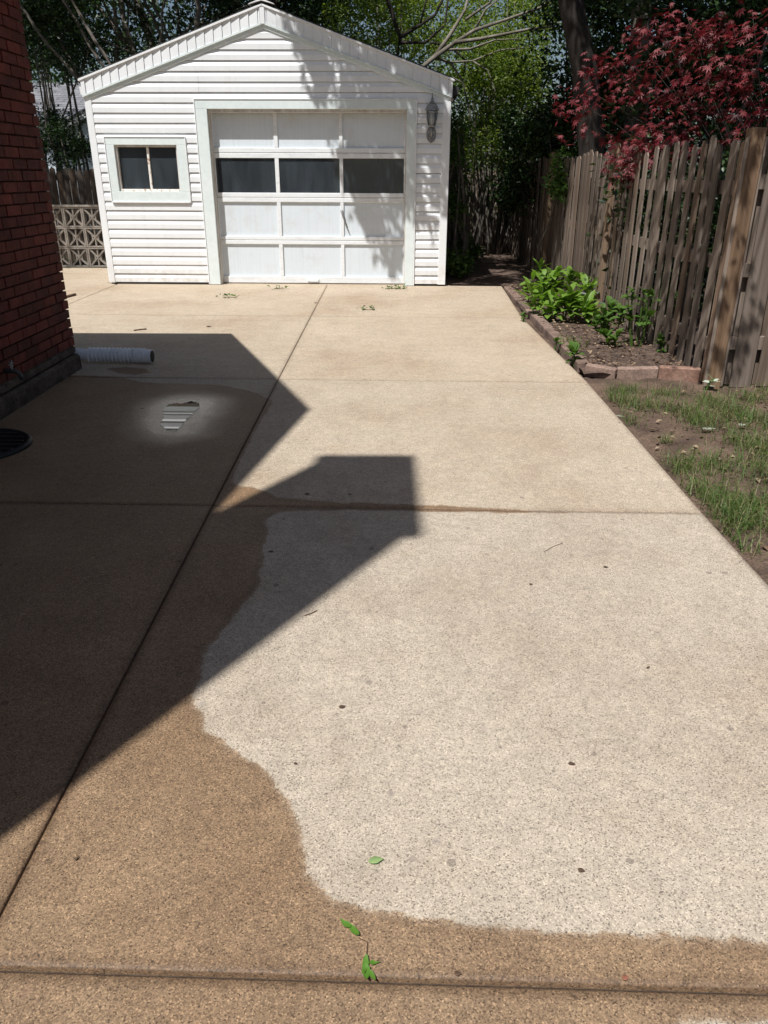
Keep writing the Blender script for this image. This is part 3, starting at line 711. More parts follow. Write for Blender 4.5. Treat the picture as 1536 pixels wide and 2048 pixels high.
# roof with overhangs
for sg in (0, 1):
    ye, yr = (RIDGE_Y+RISE_Y, RIDGE_Y) if sg == 0 else (RIDGE_Y-RISE_Y, RIDGE_Y)
    P = []
    for dz in (-.10, 0.0):
        P += [hl(HX-9.2, ye, EAVE+dz), hl(HX+.15, ye, EAVE+dz), hl(HX+.15, yr, RIDGE_Z+dz), hl(HX-9.2, yr, RIDGE_Z+dz)]
    MB().hexa(P).build('roof', 'house_roof', hs)
ch = MB()
cx0, cx1, cy0, cy1, czt = HX+.004, -1.95, -.50, .42, 7.08
a = hl(cx0, cy0, 0); b = hl(cx1, cy1, 0)
ch.box(a[0], b[0], a[1], b[1], -.05, czt-.16)
ch.build('chimney', 'brick', hs)
ck = MB(); ck.box(a[0]-.03, b[0]+.035, a[1]-.035, b[1]+.035, czt-.159, czt-.06); ck.box(a[0]-.0, b[0]+.0, a[1]+.0, b[1]+.0, czt-.0595, czt)
ck.build('chimney_cap', 'foundation', hs)
# faucet on the wall
fc = empty('wall_faucet', (HX+.008, *pxx(6, 742, HX)[1:]), 0, 'small dark faucet on the brick wall at the left edge', 'faucet')
MB().tube([(-.01, 0, 0), (.07, 0, 0), (.095, 0, -.02), (.10, 0, -.055)], [.014, .014, .014, .013], 8).build('spout', 'gutter_dark', fc, True)
wh = MB()
for k in range(6):
    th = 2*math.pi*k/6; wh.tube([(.05, 0, .045), (.05+.002, .035*math.cos(th), .045+.035*math.sin(th)*.6)], .004, 5)
wh.tube([(.05, 0, .0), (.05, 0, .05)], .006, 6); wh.build('handle', 'lantern', fc)

# round black cover by the wall
dc = (g(57, 895)+g(0, 865)*0)[:2]; dcx, dcy = dc[0]-.30, dc[1]-.0
dr = empty('drain_cover', (dcx, dcy, 0), 0, 'round black perforated cover lying on wet concrete beside the brick wall', 'drain cover')
MB().lathe([(.30, .001), (.30, .012), (.285, .022), (.272, .022), (.268, .012), (.01, .013)], 40).build('rim', 'black', dr, True)
for i in range(7):
    hy = -.21+.07*i; hw_ = math.sqrt(.255**2-hy*hy)
    MB().box(-hw_, hw_, hy-.012, hy+.012, .0135, .019).build('grate_bar', 'black', dr, bevel=.003)

# ------------------------------------------------------------------ drain pipe
pa, pb = g(120, 728), g(305, 728)
pl = abs(pb[0]-pa[0]); 
dp = empty('drain_pipe', (pa[0], (pa[1]+pb[1])/2+.06, 0), R_(-3), 'white corrugated drain pipe lying on the concrete by the brick corner', 'pipe')
pts, rad = [], []
x = 0.0
nrib = 12; x_c0, x_c1 = pl*.30, pl*.82
pts.append((0, 0, .066)); rad.append(.050); pts.append((pl*.22, 0, .064)); rad.append(.050)
for k in range(nrib):
    xa = x_c0 + (x_c1-x_c0)*k/nrib; dx = (x_c1-x_c0)/nrib
    for t, r in ((.0, .043), (.25, .060), (.45, .060), (.7, .043)):
        pts.append((xa+dx*t, 0, .064)); rad.append(r)
MB().tube(pts, rad, 20).build('corrugated_tube', 'pipe', dp)
MB().tube([(x_c1-.002, 0, .064), (pl*.93, 0, .062), (pl*.935, 0, .060), (pl, 0, .058)], [.058, .058, .054, .054], 20).build('end_collar', 'pipe', dp)
ec = MB().tube([(pl+.0005, 0, .058), (pl+.004, 0, .058)], .046, 20); ec.build('pipe_mouth', 'black', dp)

# ------------------------------------------------------------------ fences
def picket_mesh(wd, th, h, mat, dogear=True):
    c = wd*.28 if dogear else 0
    prof = [(-wd/2, 0), (wd/2, 0), (wd/2, h-c), (wd/2-c, h), (-wd/2+c, h), (-wd/2, h-c)] if dogear else [(-wd/2, 0), (wd/2, 0), (wd/2, h), (-wd/2, h)]
    return MB().prism(prof, -th/2, th/2, 1).mesh('picket', mat)
def fence(name, p0, p1, h, step, wd, mat, label, shadowbox=True, posts=(), front=1, rails=(.25, .82, 1.32), seed=1, post_mat=None, gap0=-1):
    rng = random.Random(seed)
    p0 = np.array(p0); p1 = np.array(p1); L = np.linalg.norm(p1-p0); ang = math.atan2(p1[1]-p0[1], p1[0]-p0[0])
    t = empty(name, (p0[0], p0[1], 0), ang, label, 'fence', 'weathered wooden fences')
    pm = [picket_mesh(wd*(1+.10*i), .014, h, mat) for i in (-1, 0, 1)]
    n = int(L/step)
    for i in range(n+1):
        sc = 1+rng.uniform(-.018, .018)
        share('picket', rng.choice(pm), t, (i*step+rng.uniform(-.008, .008), -front*.036+rng.uniform(-.003, .003), rng.uniform(-.03, .0)), (rng.uniform(-.012, .012), rng.uniform(-.008, .008), rng.uniform(-.06, .06)), (1, 1, sc))
        if shadowbox and i < n and i*step > gap0: share('picket', rng.choice(pm), t, ((i+.5)*step+rng.uniform(-.008, .008), front*.036, rng.uniform(-.03, .0)), (0, rng.uniform(-.012, .012), 0), (1, 1, sc*.99))
    for z in rails:
        x = 0
        while x < L:
            x2 = min(L, x+2.4)
            MB().box(x+.002, x2-.002, -.0245, .0245, z-.045, z+.045).build('rail', mat, t); x = x2
    for q in posts: MB().box(q-.045, q+.045, -.075*front-.045, -.075*front+.018, -.1, h*1.03).build('post', post_mat or mat, t, bevel=.004)
    return t
FX = 2.42
fence('wooden_fence', (FX, 5.62), (FX-.02, 17.0), 1.64, .185, .10, 'fence', 'long weathered grey picket fence along the right side of the garden bed', front=-1, posts=(3.0, 6.2), seed=3, post_mat='post_new', gap0=3.1)
rf = fence('wooden_fence', (FX-.02, 5.52), (6.2, 5.46), 1.66, .185, .135, 'fence', 'short wide-board fence turning right at the edge of the lawn', front=1, posts=(), seed=9, rails=(.30, .80, 1.36))
MB().box(-.05, .045, -.055, .045, -.1, 1.68).build('post', 'post_new', rf, bevel=.005)
fence('wooden_fence', (.0, 17.1), (FX+.1, 17.05), 1.50, .10, .088, 'fence', 'far fence section closing the gap behind the garage', shadowbox=False, front=1, seed=5)
fence('wooden_fence', (-9.0, 14.6), (-3.6, 14.55), 1.47, .115, .10, 'fence_old', 'dark old picket fence behind the patterned block wall', shadowbox=False, front=1, seed=8)

# breeze block wall
bw = empty('breeze_block_wall', (-7.2, 12.95, 0), 0, 'low wall of patterned concrete breeze blocks left of the garage', 'block wall')
S = .302; T = .022
bb = MB()
bb.box(0, S-.004, 0, .09, 0, T); bb.box(0, S-.004, 0, .09, S-T-.004, S-.004); bb.box(0, T, .0, .09, T+.0002, S-T-.0042); bb.box(S-T-.004, S-.004, 0, .09, T+.0002, S-T-.0042)
def bar2(x0, z0, x1, z1, wd, y0=.008, y1=.082):
    d = np.array([x1-x0, z1-z0]); d /= np.linalg.norm(d); n_ = np.array([-d[1], d[0]])*wd/2
    A = np.array([x0, z0]); B = np.array([x1, z1]); q = [A-n_, B-n_, B+n_, A+n_]
    bb.hexa([(q[0][0], y0, q[0][1]), (q[1][0], y0, q[1][1]), (q[1][0], y1, q[1][1]), (q[0][0], y1, q[0][1]), (q[3][0], y0, q[3][1]), (q[2][0], y0, q[2][1]), (q[2][0], y1, q[2][1]), (q[3][0], y1, q[3][1])])
c0 = S/2-.002
bar2(T*.6, T*.6, S-T*.6-.004, S-T*.6-.004, .024); bar2(T*.6, S-T*.6-.004, S-T*.6-.004, T*.6, .0235, .010, .080)
bar2(c0, T, c0, S-T-.004, .021, .012, .078)
for sx in (0, 1):
    prev = None
    for k in range(7):
        th = math.pi*k/6 - math.pi/2
        x = (T + .085*math.cos(th)) if sx == 0 else (S-T-.004-.085*math.cos(th)); z = c0 + .11*math.sin(th)
        if prev: bar2(prev[0], prev[1], x, z, .02, .014, .076)
        prev = (x, z)
bbm = bb.mesh('breeze_block', 'block')
for r in range(3):
    for c in range(11): share('breeze_block', bbm, bw, (c*S, random.uniform(-.003, .003), r*S+.002))
MB().box(-.02, 11*S+.02, -.01, .10, 3*S+.0025, 3*S+.03).build('coping', 'block', bw)

# ------------------------------------------------------------------ neighbour house
nh = empty('neighbour_house', (-9, 22, 0), 0, 'distant house with grey shingle roof and pale blue siding', 'house')
MB().box(-8, 4.4, 0, 5, -.1, 2.62).build('wall', 'pale_wall', nh)
MB().hexa([(-8.3, -.35, 2.55), (4.7, -.35, 2.55), (4.7, 2.5, 3.62), (-8.3, 2.5, 3.62), (-8.3, -.35, 2.63), (4.7, -.35, 2.63), (4.7, 2.5, 3.70), (-8.3, 2.5, 3.70)]).build('roof', 'shingle_grey', nh)
MB().hexa([(-8.3, 2.501, 3.62), (4.7, 2.501, 3.62), (4.7, 5.35, 2.55), (-8.3, 5.35, 2.55), (-8.3, 2.501, 3.70), (4.7, 2.501, 3.70), (4.7, 5.35, 2.63), (-8.3, 5.35, 2.63)]).build('roof', 'shingle_grey', nh)
for i in range(16):
    y0 = -.36 + i*.178; z0 = 2.632+ i*.178*.3754
    for j in range(8):
        x0 = -1.6 + j*.46 + (.23 if i % 2 else 0)
        MB().hexa([(x0, y0, z0), (x0+.45, y0, z0), (x0+.45, y0+.185, z0+.069), (x0, y0+.185, z0+.069), (x0, y0, z0+.014), (x0+.45, y0, z0+.014), (x0+.45, y0+.185, z0+.073), (x0, y0+.185, z0+.073)]).build('shingle', 'shingle_grey', nh)
# projecting gable with white rake
MB().add([(.9, -1.2, -.1), (5.4, -1.2, -.1), (5.4, -1.2, 2.2), (3.15, -1.2, 3.25), (.9, -1.2, 2.2), (.9, -.02, -.1), (5.4, -.02, -.1), (5.4, -.02, 2.2), (3.15, -.02, 3.25), (.9, -.02, 2.2)],
         [(0, 1, 2, 3, 4), (9, 8, 7, 6, 5), (0, 4, 9, 5), (1, 6, 7, 2), (2, 7, 8, 3), (3, 8, 9, 4)]).build('gable', 'pale_wall', nh)
def rakeb(x0, z0, x1, z1, nm, mat, y0, y1, th):
    MB().hexa([(x0, y0, z0), (x1, y0, z1), (x1, y1, z1), (x0, y1, z0), (x0, y0, z0+th), (x1, y0, z1+th), (x1, y1, z1+th), (x0, y1, z0+th)]).build(nm, mat, nh)
rakeb(.55, 2.03, 3.15, 3.27, 'rake_trim', 'white', -1.34, -1.22, .13); rakeb(5.75, 2.03, 3.15, 3.27, 'rake_trim', 'white', -1.34, -1.22, .13)
rakeb(.5, 2.14, 3.15, 3.401, 'gable_roof', 'shingle_grey', -1.36, 1.2, .05); rakeb(5.8, 2.14, 3.15, 3.401, 'gable_roof', 'shingle_grey', -1.36, 1.2, .05)
for k in range(18): MB().box(.88, 5.42, -1.215, -1.2005, .1+k*.115, .1+k*.115+.105).build('siding_board', 'pale_wall', nh)

# ------------------------------------------------------------------ vegetation
def tree(name, label, cat='tree', group=None): return empty(name, (0, 0, 0), 0, label, cat, group)
# where leaves overhead may stand: their shadows must leave the sunlit drive and the sunlit part of the garage free
shade_poly = [tuple(py(*p, 10.88)[[0, 2]]) for p in [(560,20),(585,110),(612,150),(632,200),(652,262),(660,300),(688,390),(712,430),(745,470),(757,510),(772,532),(795,505),(812,452),(838,470),(878,505),(905,470),(915,150),(700,60)]]
def allow(P, soft=.04, rng=RNG):
    t = (10.88-P[:, 1])/SDIR[1]
    hx = P[:, 0]+SDIR[0]*t; hz = P[:, 2]+SDIR[2]*t
    front = P[:, 1] < 10.88
    sd = sdf_poly(np.stack([hx, hz], 1), shade_poly)
    on_wall = front & (hz > 0) & (hz < 3.4) & (hx > -3.9) & (hx < .85)
    tz = P[:, 2]/-SDIR[2]; gx = P[:, 0]+SDIR[0]*tz; gy = P[:, 1]+SDIR[1]*tz
    on_drive = (gy < 10.9) & (gx < 1.75) & ~on_wall
    lawn = (gy < 5.6) & (gx < 4.5)
    ok = np.ones(len(P), bool)
    ok &= ~(on_wall & (sd < rng.uniform(-soft, soft*1.5, len(P))))
    ok &= ~(on_drive & front & (hz <= 0)); ok &= ~lawn
    ok &= ~(front & (hz > 3.3) & (hx < -1.6) & (hx > -4.4) & (hz < 4.4))
    return ok

# big shade tree behind the fence; its high crown hangs over the end of the drive
st = tree('shade_tree', 'tall tree with dark leaning trunk behind the fence', group='trees behind the garage and fence')
base = py(1192, 300, 10.4); base[2] = 0
tb = MB(); ends = []
tp = [base+[0.05, 0, -.1], base+[.0, 0, .8], base+[-.03, 0, 1.6], py(1168, 130, 10.4), py(1140, 0, 10.4), py(1122, -100, 10.4), base+[-1.1, -.3, 6.5]]
tb.tube(tp, [.24, .19, .165, .15, .14, .13, .10], 10)
for d_, L_, z_ in (((-.9, -.5, .35), 3.2, tp[6]), ((-.6, .3, .8), 2.6, tp[6]), ((.8, .2, .8), 2.6, tp[5]), ((.3, .9, .7), 2.6, tp[6]), ((-.9, -.1, .3), 2.6, tp[6]), ((-.6, -.8, .45), 3.2, tp[6])):
    grow(tb, z_, d_, L_, .085, 2, ends, spread=.55)
tb.build('trunk', 'bark', st, True)
cc = np.array(ends)
cen = np.stack([RNG.uniform(-3.0, 6.5, 420), RNG.uniform(7.6, 14.5, 420), RNG.uniform(5.0, 7.6, 420)], 1)
cen = cen[(cen[:, 1] < 11.2) | (cen[:, 0] > 2.2)]
cen = cen[allow(cen, .25)]
P_ = clumps(cen, RNG.uniform(.35, .6, len(cen)), 60000, .55); P_ = P_[allow(P_)]
P_ = P_[P_[:, 2] > 4.7]
# the boughs hanging over the end of the drive, found from the shadow they throw on the garage front
sp_ = np.array(shade_poly); lo_, hi_ = sp_.min(0), sp_.max(0)
H_ = RNG.uniform(lo_, hi_, (420, 2)); H_ = H_[sdf_poly(H_, shade_poly) > .03][:170]
tt = RNG.uniform(3.6, 5.6, len(H_)); hc = np.stack([H_[:, 0], np.full(len(H_), 10.88), H_[:, 1]], 1) - SDIR[None, :]*tt[:, None]
Ph = clumps(hc, RNG.uniform(.12, .30, len(hc)), 2400, 1.0); Ph = Ph[allow(Ph, .06)]
def wall_hit(P):
    t = (10.88-P[:, 1])/SDIR[1]; hx = P[:, 0]+SDIR[0]*t; hz = P[:, 2]+SDIR[2]*t
    return (P[:, 1] < 10.88) & (hz > -.2) & (hz < 3.6) & (hx > -4) & (hx < 1.0)
P_ = P_[~(wall_hit(P_) & (RNG.random(len(P_)) < .9))]
P_ = np.concatenate([P_, Ph])
leaf_obj('crown', P_, RNG.uniform(.08, .15, len(P_)), 'leaf_mid', st, up=.3, droop=.5)
# a second high crown over the wood behind the garage
def high_tree(name, label, x, y, dx, n, seed, xr, yr, mat='leaf_mid', trunk_r=.2, bark='bark'):
    rng = random.Random(seed); rg = np.random.default_rng(seed)
    t = tree(name, label, group='trees behind the garage and fence')
    mb = MB(); e = []
    pts = wob_path((x, y, -.15), (x+dx, y+.3, 6.0), 7, .12, rng); mb.tube(pts, [trunk_r*(1-.5*i/7) for i in range(8)], 9)
    for k in range(5): grow(mb, pts[rng.randint(5, 7)], (rng.uniform(-1, 1), rng.uniform(-1, 1), rng.uniform(.3, .9)), 2.4, trunk_r*.35, 2, e, rng)
    mb.build('trunk', bark, t, True)
    c = np.stack([rg.uniform(*xr, 260), rg.uniform(*yr, 260), rg.uniform(5.4, 8.2, 260)], 1); c = c[allow(c, .3, rg)]
    Q = clumps(c, rg.uniform(.4, .7, len(c)), n, .6, rg); Q = Q[allow(Q, .05, rg)]
    leaf_obj('crown', Q, rg.uniform(.10, .17, len(Q)), mat, t, up=.3, rng=rg)
    return t
p = py(590, 60, 16.5); high_tree('shade_tree', 'dark trunk rising just behind the garage ridge', p[0], 16.5, -.5, 22000, 21, (-5.0, -.6), (12, 20), 'leaf_dark', .22)
p = py(285, 100, 18); high_tree('shade_tree', 'grey bare-limbed trunk leaning behind the left roof slope of the garage', p[0]+1.2, 17.5, -1.6, 26000, 22, (-10.5, -4), (10.3, 20), 'leaf_dark', .13, 'bark_grey')
p = py(1290, 100, 10.8); high_tree('ivy_tree', 'ivy-hung trunk behind the red maple and fence', p[0], 10.6, -.1, 16000, 23, (3.5, 9), (8.5, 16), 'leaf_dark', .16, 'bark_grey')
p = py(1385, 60, 12.5); high_tree('ivy_tree', 'slim trunk far behind the red maple leaves', p[0], 12.6, .2, 12000, 24, (4.5, 10), (12, 20), 'leaf_dark', .15)

# thin leaning stems behind the left roof slope
vt = tree('vine_thicket', 'tangle of thin bare leaning stems behind the left half of the garage roof', 'shrub')
mb = MB(); rr = random.Random(31)
lines = [((150,10),(245,165),.03),((170,-10),(300,130),.045),((205,0),(285,135),.028),((240,-20),(270,110),.05),((285,-10),(330,95),.03),((305,0),(350,95),.022),((330,0),(320,80),.02),((350,-10),(365,75),.03),((395,-20),(400,70),.05),((415,0),(405,55),.02),((120,-10),(240,190),.028),((80,0),(160,155),.02),((55,30),(150,150),.03),((420,40),(330,75),.015),((460,10),(380,50),.012),((255,60),(250,150),.018),((300,120),(190,70),.012),((225,-10),(232,120),.035)]
for (a, b, r) in lines:
    Yd = rr.uniform(15.2, 17.5); A = py(*a, Yd); B = py(*b, Yd)
    d = (B-A); d /= np.linalg.norm(d); B2 = B + d*(max(.3, B[2]+.1)/max(.25, -d[2]))*1.0
    B2[2] = -.1
    if abs(B2[0]-B[0]) > 2.5: B2[0] = B[0]+np.sign(B2[0]-B[0])*2.5
    pts = wob_path(B2, B, 3, .05, rr) + wob_path(B, A, 4, .05, rr)[1:] + [A-d*1.5]
    mb.tube(pts, [r*1.25]*4+[r]*4+[r*.8], 6)
mb.build('stems', 'bark_grey', vt, True)
c = [py(rr.uniform(130, 520), rr.uniform(-20, 140), rr.uniform(15.5, 18.5)) for _ in range(60)]
P_ = clumps(c, .4, 5000); leaf_obj('leaves', P_, RNG.uniform(.05, .09, len(P_)), 'leaf_dark', vt)

# pale spreading branches right of the ridge
pb_ = tree('branching_tree', 'pale-barked tree spreading bare branches over the right roof edge', group='trees behind the garage and fence')
mb = MB(); Yb = 13.6
def pp_(L, Y=Yb): return [py(x, y, Y+dy) for x, y, dy in L]
b0 = py(838, 150, Yb)
mb.tube([(b0[0]-.15, Yb, -.1), (b0[0]-.12, Yb, 1.0), (b0[0]-.05, Yb, 2.0)] + pp_([(838,140,0),(868,115,0),(910,85,-.1),(950,60,-.2),(1010,40,-.3),(1080,15,-.4),(1150,-30,-.5)]), [.08, .075, .07, .042, .038, .030, .026, .021, .016, .010], 8)
for L, r in (([(868,115,0),(900,70,.1),(930,20,.2),(945,-40,.3)], .04), ([(910,85,-.1),(960,78,-.3),(1000,70,-.3),(1060,58,-.4),(1110,52,-.5)], .03), ([(890,100,0),(940,98,0),(990,80,.2),(1040,78,.3)], .022), ([(930,40,.2),(980,5,.3),(1000,-30,.3)], .025), ([(950,60,-.2),(970,20,-.2),(1020,-20,-.1)], .02),
             ([(868,115,0),(900,125,.1),(945,122,.2),(1000,100,.2),(1060,95,.4)], .02), ([(900,125,.1),(925,160,.2),(940,230,.3),(950,330,.3)], .016), ([(905,155,0),(925,165,.1),(935,200,.1)], .012), ([(945,122,.2),(975,140,.2),(990,180,.2),(985,260,.2)], .012)):
    pts = pp_(L); mb.tube(pts, [r*(1-.6*i/(len(pts)-1)) for i in range(len(pts))], 6)
mb.build('trunk', 'bark_pale', pb_, True)
mb = MB()
for L, r in (([(770,-20,.6),(788,40,.6),(800,75,.6),(795,110,.6),(770,140,.6)], .035), ([(800,75,.6),(840,50,.6),(870,30,.7),(895,-20,.7)], .03), ([(800,85,.6),(850,85,.6),(890,50,.6),(897,-10,.6)], .025), ([(840,50,.6),(850,10,.6),(860,-30,.6)], .018), ([(860,85,.6),(900,92,.5),(930,120,.5),(930,145,.5)], .02)):
    pts = pp_(L); mb.tube(pts, [r*(1-.4*i/(len(pts)-1)) for i in range(len(pts))], 6)
mb.build('limb', 'bark', pb_, True)
c = [py(RNG.uniform(880, 1090), RNG.uniform(-30, 130), Yb+RNG.uniform(.2, 1.5)) for _ in range(50)]
P_ = clumps(c, .35, 2600); leaf_obj('crown', P_, RNG.uniform(.035, .065, len(P_)), 'leaf_yellow', pb_)

def bush(name, label, boxes, n, size, mat, seed, cr=.35, group='shrubs and undergrowth', stems=8, flat=.8, up=.3):
    """boxes: photo-pixel box and depth range of the mass"""
    rg = np.random.default_rng(seed); rr = random.Random(seed)
    t = tree(name, label, 'shrub', group); C = []
    for (x0, x1, y0, y1, Ya, Yb_, k) in boxes:
        for _ in range(k):
            q = py(rg.uniform(x0, x1), rg.uniform(y0, y1), rg.uniform(Ya, Yb_)); q[2] = max(q[2], .1); C.append(q)
    C = np.array(C); Q = clumps(C, rg.uniform(cr*.6, cr*1.3, len(C)), n, flat, rg); Q[:, 2] = np.maximum(Q[:, 2], rg.uniform(.0, .25, len(Q)))
    leaf_obj('foliage', Q, rg.uniform(size[0], size[1], len(Q)), mat, t, up=up, rng=rg)
    cx, cy = C[:, 0].mean(), C[:, 1].mean()
    for k in range(stems):
        e = C[rr.randrange(len(C))]
        MB().tube(wob_path((cx+(e[0]-cx)*.6+rr.uniform(-.2, .2), cy+(e[1]-cy)*.6, -.1), e, 5, .10, rr), [.03, .026, .022, .018, .013, .008], 6).build('stem', 'bark_grey', t, True)
    return t
bush('leafy_shrub', 'sunlit yellow-green shrub between the garage and the fence', [(880, 1090, 110, 330, 14.2, 16.2, 70), (900, 1060, 60, 200, 14.5, 16.5, 30)], 19000, (.04, .075), 'leaf_yellow', 41, .38, stems=24)
bush('leafy_shrub', 'tall loose green shrub showing above the right roof slope', [(640, 880, -40, 110, 15.2, 18.5, 60)], 12000, (.045, .08), 'leaf_yellow', 42, .45, stems=14)
bush('leafy_shrub', 'yellowish foliage high behind the pale branches', [(860, 1110, -60, 120, 17, 20, 55)], 6500, (.055, .09), 'leaf_yellow', 43, .5, stems=14)
bush('leafy_shrub', 'dark bush hanging over the far end of the side fence', [(1010, 1140, 230, 420, 12.6, 14.5, 36)], 9000, (.05, .09), 'leaf_dark', 44, .35)
bush('leafy_shrub', 'dark evergreen mass behind the red maple', [(1225, 1560, -40, 290, 10.2, 12.4, 110), (1090, 1240, -40, 290, 11.6, 13.4, 40)], 30000, (.05, .10), 'leaf_dark', 45, .42, stems=30)
bush('leafy_shrub', 'dark leafy tree over the neighbouring roof at upper left', [(30, 190, -40, 140, 15.5, 19, 60)], 12000, (.06, .10), 'leaf_dark', 46, .5, stems=12)
bush('leafy_shrub', 'dark small-leaved bush in front of the pale blue house', [(70, 160, 225, 300, 15.2, 16.4, 22), (110, 190, 270, 330, 15.2, 16.2, 8)], 4200, (.04, .075), 'leaf_dark', 47, .28)
bush('leafy_shrub', 'dark greenery behind the middle of the garage roof', [(420, 680, -40, 90, 16.5, 19.5, 60)], 12000, (.06, .10), 'leaf_dark', 48, .5, stems=10)
bush('leafy_shrub', 'low ivy at the foot of the garage right corner', [(896, 930, 515, 560, 11.4, 12.2, 10), (900, 960, 480, 520, 13, 15, 14)], 1500, (.05, .09), 'leaf_bush', 49, .16, stems=5)
bush('leafy_shrub', 'climbing leaves on the shaded stretch of side fence', [(1000, 1020, 360, 440, 15.5, 16.5, 6), (1115, 1150, 290, 420, 10.9, 11.5, 14)], 1600, (.05, .09), 'leaf_bush', 50, .2, stems=5)
bush('leafy_shrub', 'stringy vines climbing the right rear corner of the garage', [(900, 925, 170, 460, 12.0, 13.0, 30)], 2600, (.04, .07), 'leaf_bush', 51, .22, stems=16)

bush('leafy_shrub', 'dark undergrowth glimpsed through the gaps of the side fence', [(1250, 1530, 320, 640, 8.2, 10.0, 60), (1430, 1640, 320, 700, 6.6, 8.4, 40)], 9000, (.05, .10), 'leaf_dark', 52, .4, stems=10)
# distant wood closing the view
rg = np.random.default_rng(77)
c = np.stack([rg.uniform(-22, 24, 900), rg.uniform(24, 34, 900), rg.uniform(.2, 11, 900)], 1)
Q = clumps(c, rg.uniform(.7, 1.3, 900), 60000, .8, rg)
tag(leaf_obj('distant_woods', Q, rg.uniform(.14, .26, len(Q)), 'leaf_dark', None, rng=rg), 'dark far-off wood closing the view behind everything', 'woods', None, 'stuff')

# red maple
mp = tree('red_maple', 'red-leaved maple reaching over the top of the right fence')
mtr = np.array([4.0, 8.3, 0.]); mb = MB()
mb.tube([mtr+[0, 0, -.1], mtr+[.02, .03, .7], mtr+[-.05, 0, 1.4]], [.075, .062, .055], 8)
sprays = [(1147,217,8.4),(1173,255,8.4),(1165,190,8.5),(1200,130,8.6),(1225,165,8.4),(1286,143,8.3),(1262,190,8.3),(1303,255,8.0),(1347,240,7.9),(1260,305,8.0),(1245,335,7.9),(1325,280,7.8),(1290,290,7.9),(1386,78,8.0),(1325,108,8.2),(1408,165,7.8),(1512,191,7.3),(1512,250,7.2),(1525,65,7.4),(1455,108,7.7),(1470,150,7.6),(1380,130,8.0),(1340,190,8.4),(1420,215,8.2),(1540,130,7.4),(1270,100,8.6),(1440,50,7.9),(1480,30,7.7),(1535,225,7.2),(1300,60,8.6),(1350,30,8.6)]
lv = []; rg = np.random.default_rng(5)
def maple_leaf():
    V = [(0, 0, 0)]; angs = [-125, -78, -38, 0, 38, 78, 125]; ln = [.42, .72, .92, 1.0, .92, .72, .42]
    Fs = []
    for a, l in zip(angs, ln):
        t = math.radians(a); d = np.array([math.cos(t), math.sin(t)]); n_ = np.array([-d[1], d[0]])
        o = len(V); V += [(*(d*l*.42+n_*.13*l), .03), (*(d*l), -.10*l), (*(d*l*.42-n_*.13*l), .03)]
        Fs += [(0, o+2, o+1), (0, o+1, o)]
    return np.array(V), np.array(Fs)
mlV, mlF = maple_leaf()
extra = [(rg.uniform(1.2, 3.6), rg.uniform(3.9, 6.6), rg.uniform(2.75, 3.5), 1) for _ in range(150)]
cens = [(py(x, y, Y), .30 if i > 1 else .26) for i, (x, y, Y) in enumerate(sprays)]
ex = np.array([(a, b, c) for a, b, c, _ in extra])
tz = ex[:, 2]/-SDIR[2]; hitx = ex[:, 0]+SDIR[0]*tz; hity = ex[:, 1]+SDIR[1]*tz
for q, hx, hy in zip(ex, hitx, hity):
    tf = (FX-q[0])/SDIR[0]; zf = q[2]+SDIR[2]*tf if tf > 0 else -1; yf = q[1]+SDIR[1]*tf
    if (zf > .1 and yf > 5.5 and yf < 7.2) or (q[0] > FX and hy > 5.4): cens.append((q, .26))
allV, allF = [], []; nv = 0
hub = np.array([3.3, 6.3, 2.95]); mb.tube(wob_path(mtr+[-.05, 0, 1.3], hub, 6, .05, random), [.04, .037, .034, .03, .027, .024, .02], 6)
for ci, (c_, R0) in enumerate(cens):
    mb.tube(wob_path(mtr+[-.05+rg.uniform(-.06, .06), rg.uniform(-.06, .06), rg.uniform(.7, 1.35)] if ci < len(sprays) else hub, c_+[.1, 0, .02], 6, .05, random), [.014, .012, .010, .008, .006, .004, .003], 5)
    for k in range(int(rg.uniform(26, 88))):
        a = rg.uniform(0, 2*math.pi); r_ = R0*(.55+.6*((ci*37) % 10)/10)*math.sqrt(rg.random())
        pos = c_ + np.array([r_*math.cos(a)*1.25, r_*math.sin(a), rg.normal()*.06-r_*.35])
        yaw = math.pi + rg.normal()*.9; sz = rg.uniform(.036, .075)
        E_ = Matrix.Rotation(yaw, 3, 'Z') @ Matrix.Rotation(R_(rg.uniform(-10, 75)), 3, 'Y') @ Matrix.Rotation(R_(rg.uniform(-35, 35)), 3, 'X')
        allV.append(mlV*sz @ np.array(E_).T + pos); allF.append(mlF+nv); nv += len(mlV)
mb.build('trunk', 'bark', mp, True)
np_mesh('crown', np.concatenate(allV), np.concatenate(allF), 'leaf_red', mp)

# bed plants: every broad leaf is a part
def blade_mesh(L, W, arch, mat, name='leaf', seg=4):
    V, Fs = [], []
    for i in range(seg+1):
        t = i/seg; wd = W*math.sin(math.pi*min(1, (t*.9+.08)))**.8*(1 if t < 1 else 0); x = L*t*(1-.25*arch*t); z = L*(.35*t - arch*t*t*.6)
        V += [(x, -wd/2, z+wd*.15), (x, 0, z), (x, wd/2, z+wd*.15)]
    for i in range(seg):
        a = i*3; Fs += [(a, a+3, a+4, a+1), (a+1, a+4, a+5, a+2)]
    return MB().add(V, Fs).mesh(name, mat, True)
bl = [blade_mesh(.20, .07, .6, 'leaf_bed'), blade_mesh(.17, .08, .9, 'leaf_bed'), blade_mesh(.22, .06, .35, 'leaf_bed')]
bl2 = [blade_mesh(.115, .065, .5, 'leaf_bush'), blade_mesh(.095, .06, .9, 'leaf_bush')]
